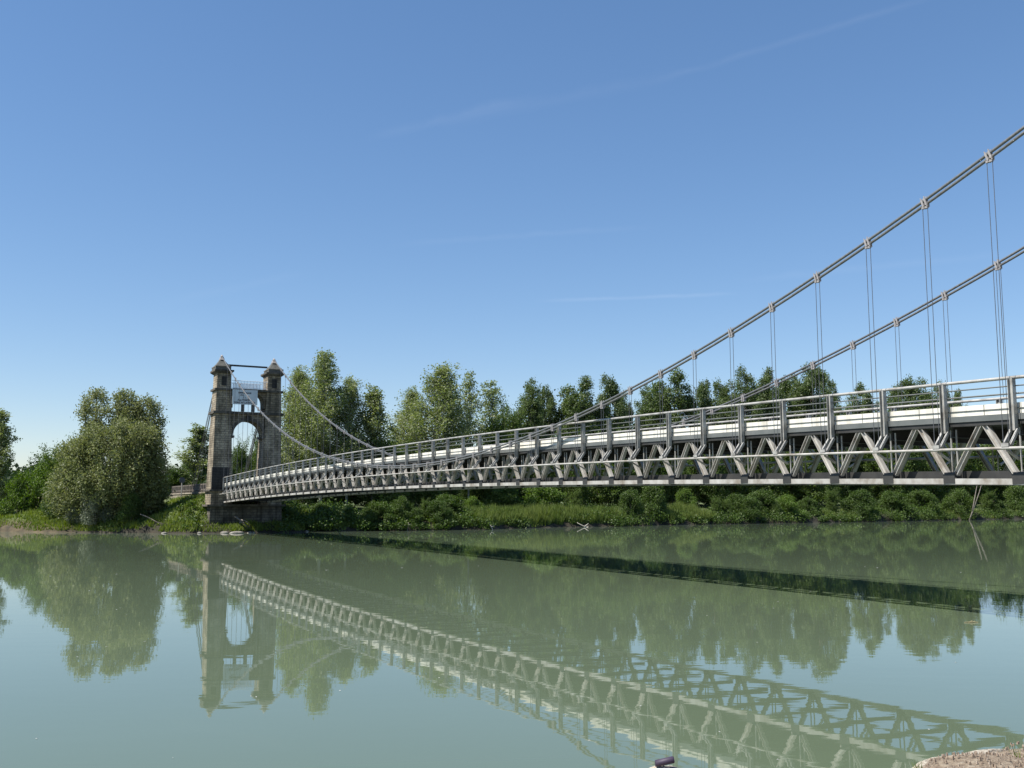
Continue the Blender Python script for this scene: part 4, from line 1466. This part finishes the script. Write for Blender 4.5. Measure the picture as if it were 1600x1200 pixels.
driftwood('driftwood', 768, -0.8, [[(0.25, 0, -0.2), (0.0, 0, 0.35), (-0.45, 0.1, 1.0)], [(0.0, 0, 0.35), (0.35, 0, 0.55)]], M_DRIFT, 'bleached forked branch sticking out of the water before the reeds, left of two')
driftwood('driftwood', 910, -0.8, [[(0.75, 0, -0.12), (0.1, 0, 0.2), (-0.6, 0, 0.55), (-0.85, 0.1, 0.72)], [(0.3, 0, 0.1), (0.65, 0, 0.35), (0.95, 0.1, 0.6)], [(0.5, 0, -0.1), (0.95, 0, 0.12)]], M_DRIFT, 'bleached branching log lying at the water edge, right of two', r0=0.10)
driftwood('dead_trunk', 1513, -0.9, [[(0, 0, -0.3), (1.2, 0.2, 2.3), (3.0, 0.8, 6.0), (4.2, 1.2, 9.0)], [(1.0, 0.2, 1.9), (1.6, 0.4, 4.2), (2.9, 1.0, 8.5)]], M_WOOD, 'bare grey dead trunk leaning right over the bank under the bridge', 'tree trunk', r0=0.19)
driftwood('stump', 637, -0.5, [[(0, 0, -0.4), (0.02, 0, 0.7), (0.15, 0, 1.15)], [(0.02, 0, 0.5), (-0.25, 0, 0.95)], [(0.02, 0, 0.6), (0.3, 0, 0.9)]], M_WOOD, 'thin brownish twig stump standing in the water before the dark bushes', 'stump', r0=0.11)
driftwood('fallen_branch', 372, 1.4, [[(-0.4, 0.2, 1.3), (0.6, 0, 0.55), (1.5, -0.3, -0.1)], [(0.3, 0, 0.8), (0.9, 0, 0.75), (1.5, 0, 0.3)]], M_WOOD, 'dark dead branch sliding down the bank before the tower pier', 'branch', r0=0.14)
driftwood('fallen_branch', 224, 0.6, [[(-0.6, 0.6, 1.3), (0.6, 0.1, 0.9), (2.0, -0.3, 0.25), (3.6, -0.6, 0.02)]], M_WOOD, 'grey bare branch reaching from the willow down to the water', 'branch', r0=0.07)

# floating twigs
mb = MB()
for pts in ([(-0.45, 0, 0.02), (0.0, 0.03, 0.04), (0.4, -0.02, 0.02)], [(-0.1, 0.02, 0.04), (0.08, 0.05, 0.10)], [(-0.2, -0.05, 0.02), (0.2, 0.08, 0.02)], [(0.05, 0, 0.03), (0.25, 0.1, 0.07)]):
    mb.tube([np.array(p) for p in pts], [0.022] * len(pts), 5)
o = mb.build('floating_twig', simple('straw_coloured_twig', [(0.24, 0.20, 0.11), (0.36, 0.31, 0.18)], 8.0, 0.8), base=(0, 0, 0))
o.scale = (0.5, 0.5, 0.6)
o.location = (14.235, 31.49, 0.0)
o.rotation_euler = (0, 0, 0.05)
tag(o, 'straw coloured twigs drifting on the open water at the right', 'twig')

# stone block with a dark tube on the near edge, below the middle of the picture
pt = np.array([0.700, 4.75])
blk = MB()
rb_ = np.random.default_rng(9)
for a_ in range(9):
    for b_ in range(22):
        an = 2 * math.pi * b_ / 22
        zz_ = [-0.30, -0.15, -0.06, -0.01, 0.015, 0.028, 0.034, 0.037, 0.038][a_]
        rr_ = [1.0, 1.0, 1.0, 0.97, 0.90, 0.75, 0.5, 0.25, 0.02][a_]
        sq = 1 / max(abs(math.cos(an)), abs(math.sin(an))) ** 0.6
        k_ = rr_ * sq * (1 + 0.05 * math.sin(3 * an + 1) + rb_.normal() * 0.025)
        blk.v.append((0.083 * k_ * math.cos(an), 0.075 * k_ * math.sin(an), zz_ + rb_.normal() * 0.0025))
for a_ in range(8):
    for b_ in range(22):
        blk.f.append((a_ * 22 + b_, a_ * 22 + (b_ + 1) % 22, (a_ + 1) * 22 + (b_ + 1) % 22, (a_ + 1) * 22 + b_))
o = blk.build('stone_block', M_BLOCK, base=(0, 0, 0), smooth=True)
o.location = (pt[0], pt[1], 2.428)
tag(o, 'pale pitted stone on the near edge, only its top showing', 'stone')
mb = MB()
mb.tube([(-0.043, 0.002, 0.0), (-0.040, 0.002, 0.0), (0.040, -0.004, 0.019), (0.043, -0.004, 0.0195)], [0.0125, 0.0155, 0.0155, 0.0125], 14)
o = mb.build('dark_tube', M_TUBE, base=(0, 0, 0), smooth=True)
o.location = (pt[0] + 0.0, pt[1] - 0.01, 2.482)
tag(o, 'short dark purple tube lying tilted on the pale stone', 'tube')

# pale stone coping along the edge of the near bank
cp = MB()
uu = np.arange(-8, 10, 0.11)
rc = np.random.default_rng(21)
prev = None
for u in uu:
    e0 = 0.10 * math.sin(u * 1.7) + 0.06 * math.sin(u * 4.1 + 1) + 0.025 * math.sin(u * 11)
    w0 = 0.07 + 0.035 * math.sin(u * 5.3) + rc.normal() * 0.01
    row_ = []
    for vv, zz_ in ((-0.03, -0.12), (-0.02, 0.004), (0.02, 0.016), (w0 * 0.6, 0.014), (w0, -0.03)):
        p = EDGE0 + NV * u - DV * (vv - e0)
        row_.append((p[0], p[1], NB_Z - 0.04 + 0.03 * math.sin(u * 3) + zz_ + rc.normal() * 0.003))
    if prev:
        for k_ in range(4):
            cp.quad(prev[k_], row_[k_], row_[k_ + 1], prev[k_ + 1])
    prev = row_
o = cp.build('stone_coping', M_BLOCK, smooth=True)
tag(o, 'pale worn stone coping along the edge of the near bank', 'kerb', kind='structure')

# tiny pale specks drifting on the near water
rg = np.random.default_rng(44)
V, T = [], []
for k in range(60):
    y = rg.uniform(14, 60); x = rg.uniform(-0.5, 0.45) * y
    s_ = rg.uniform(0.012, 0.03) * y / 18
    a = rg.uniform(0, 6.28)
    c_, n__ = math.cos(a) * s_, math.sin(a) * s_
    V.append([(x - c_, y - n__, 0.004), (x + n__ * .6, y - c_ * .6, 0.006), (x + c_, y + n__, 0.004), (x - n__ * .6, y + c_ * .6, 0.008)]); T.append(rg.uniform())
o = quads_obj('floating_specks', np.array(V), np.array(T), simple('pale_floating_fluff', [(0.45, 0.45, 0.42), (0.6, 0.6, 0.57)], 5.0, 0.8))
tag(o, 'tiny pale specks of fluff drifting on the near water', 'specks', kind='stuff')

# gravel and tufts on the near bank
rg = np.random.default_rng(12)
gq = MB()
for k in range(5200):
    u = rg.uniform(-1.2, 3.2); v = rg.uniform(0.0, 1.6)
    p = EDGE0 + NV * u - DV * v
    s_ = rg.uniform(0.003, 0.009) * (1.3 if rg.random() < 0.05 else 1)
    z = NB_Z + 0.10 * min(v, 1.2) + 0.03 * math.sin(u * 3 + v * 5) + 0.02 * math.sin(u * 9.0 - v * 7) + 0.002
    a = rg.uniform(0, 6.28)
    c, sn = math.cos(a) * s_, math.sin(a) * s_
    gq.hexa([(p[0] - c, p[1] - sn, z - 0.01), (p[0] + sn, p[1] - c, z - 0.01), (p[0] + c, p[1] + sn, z - 0.01), (p[0] - sn, p[1] + c, z - 0.01),
             (p[0] - c * .6, p[1] - sn * .6, z + s_ * .6), (p[0] + sn * .7, p[1] - c * .6, z + s_ * .7), (p[0] + c * .5, p[1] + sn * .7, z + s_ * .6), (p[0] - sn * .6, p[1] + c * .6, z + s_ * .5)])
o = gq.build('gravel', simple('mixed_pale_gravel', [(0.10, 0.07, 0.05), (0.24, 0.18, 0.13), (0.42, 0.36, 0.29)], 40.0, 0.9))
tag(o, 'loose pale and pink gravel scattered along the near bank edge', 'gravel', kind='stuff')
for (u, v, n, h) in ((-0.05, 0.02, 10, 0.06), (0.55, 0.22, 16, 0.09), (1.6, 0.05, 12, 0.07), (-1.4, 0.3, 14, 0.07)):
    p = EDGE0 + NV * u - DV * v
    V, T = [], []
    for k in range(n):
        b0 = np.array([p[0] + rg.normal() * 0.012, p[1] + rg.normal() * 0.012, NB_Z + 0.05 * min(v, 1.2) - 0.01])
        a = rg.uniform(0, 6.28)
        sd_ = np.array([math.cos(a), math.sin(a), 0]) * 0.003
        V.append([b0 - sd_, b0 + sd_, b0 + np.array([rg.normal() * 0.35, rg.normal() * 0.35, 1]) * h * rg.uniform(0.6, 1.2)])
        T.append(rg.uniform(0, 1))
    ctr = np.array([p[0], p[1], NB_Z])
    o = quads_obj('grass_tuft', np.array(V) - ctr, np.array(T), L_GRASS, loc=tuple(ctr))
    tag(o, {-0.05: 'tiny grass tuft right on the gravel edge', 0.55: 'larger grass tuft set back in the gravel near the photo corner', 1.6: 'grass tuft on the gravel edge past the right border', -1.4: 'grass tuft in the gravel below the photo border'}[u], 'grass tuft', 'grass tufts on the near bank')
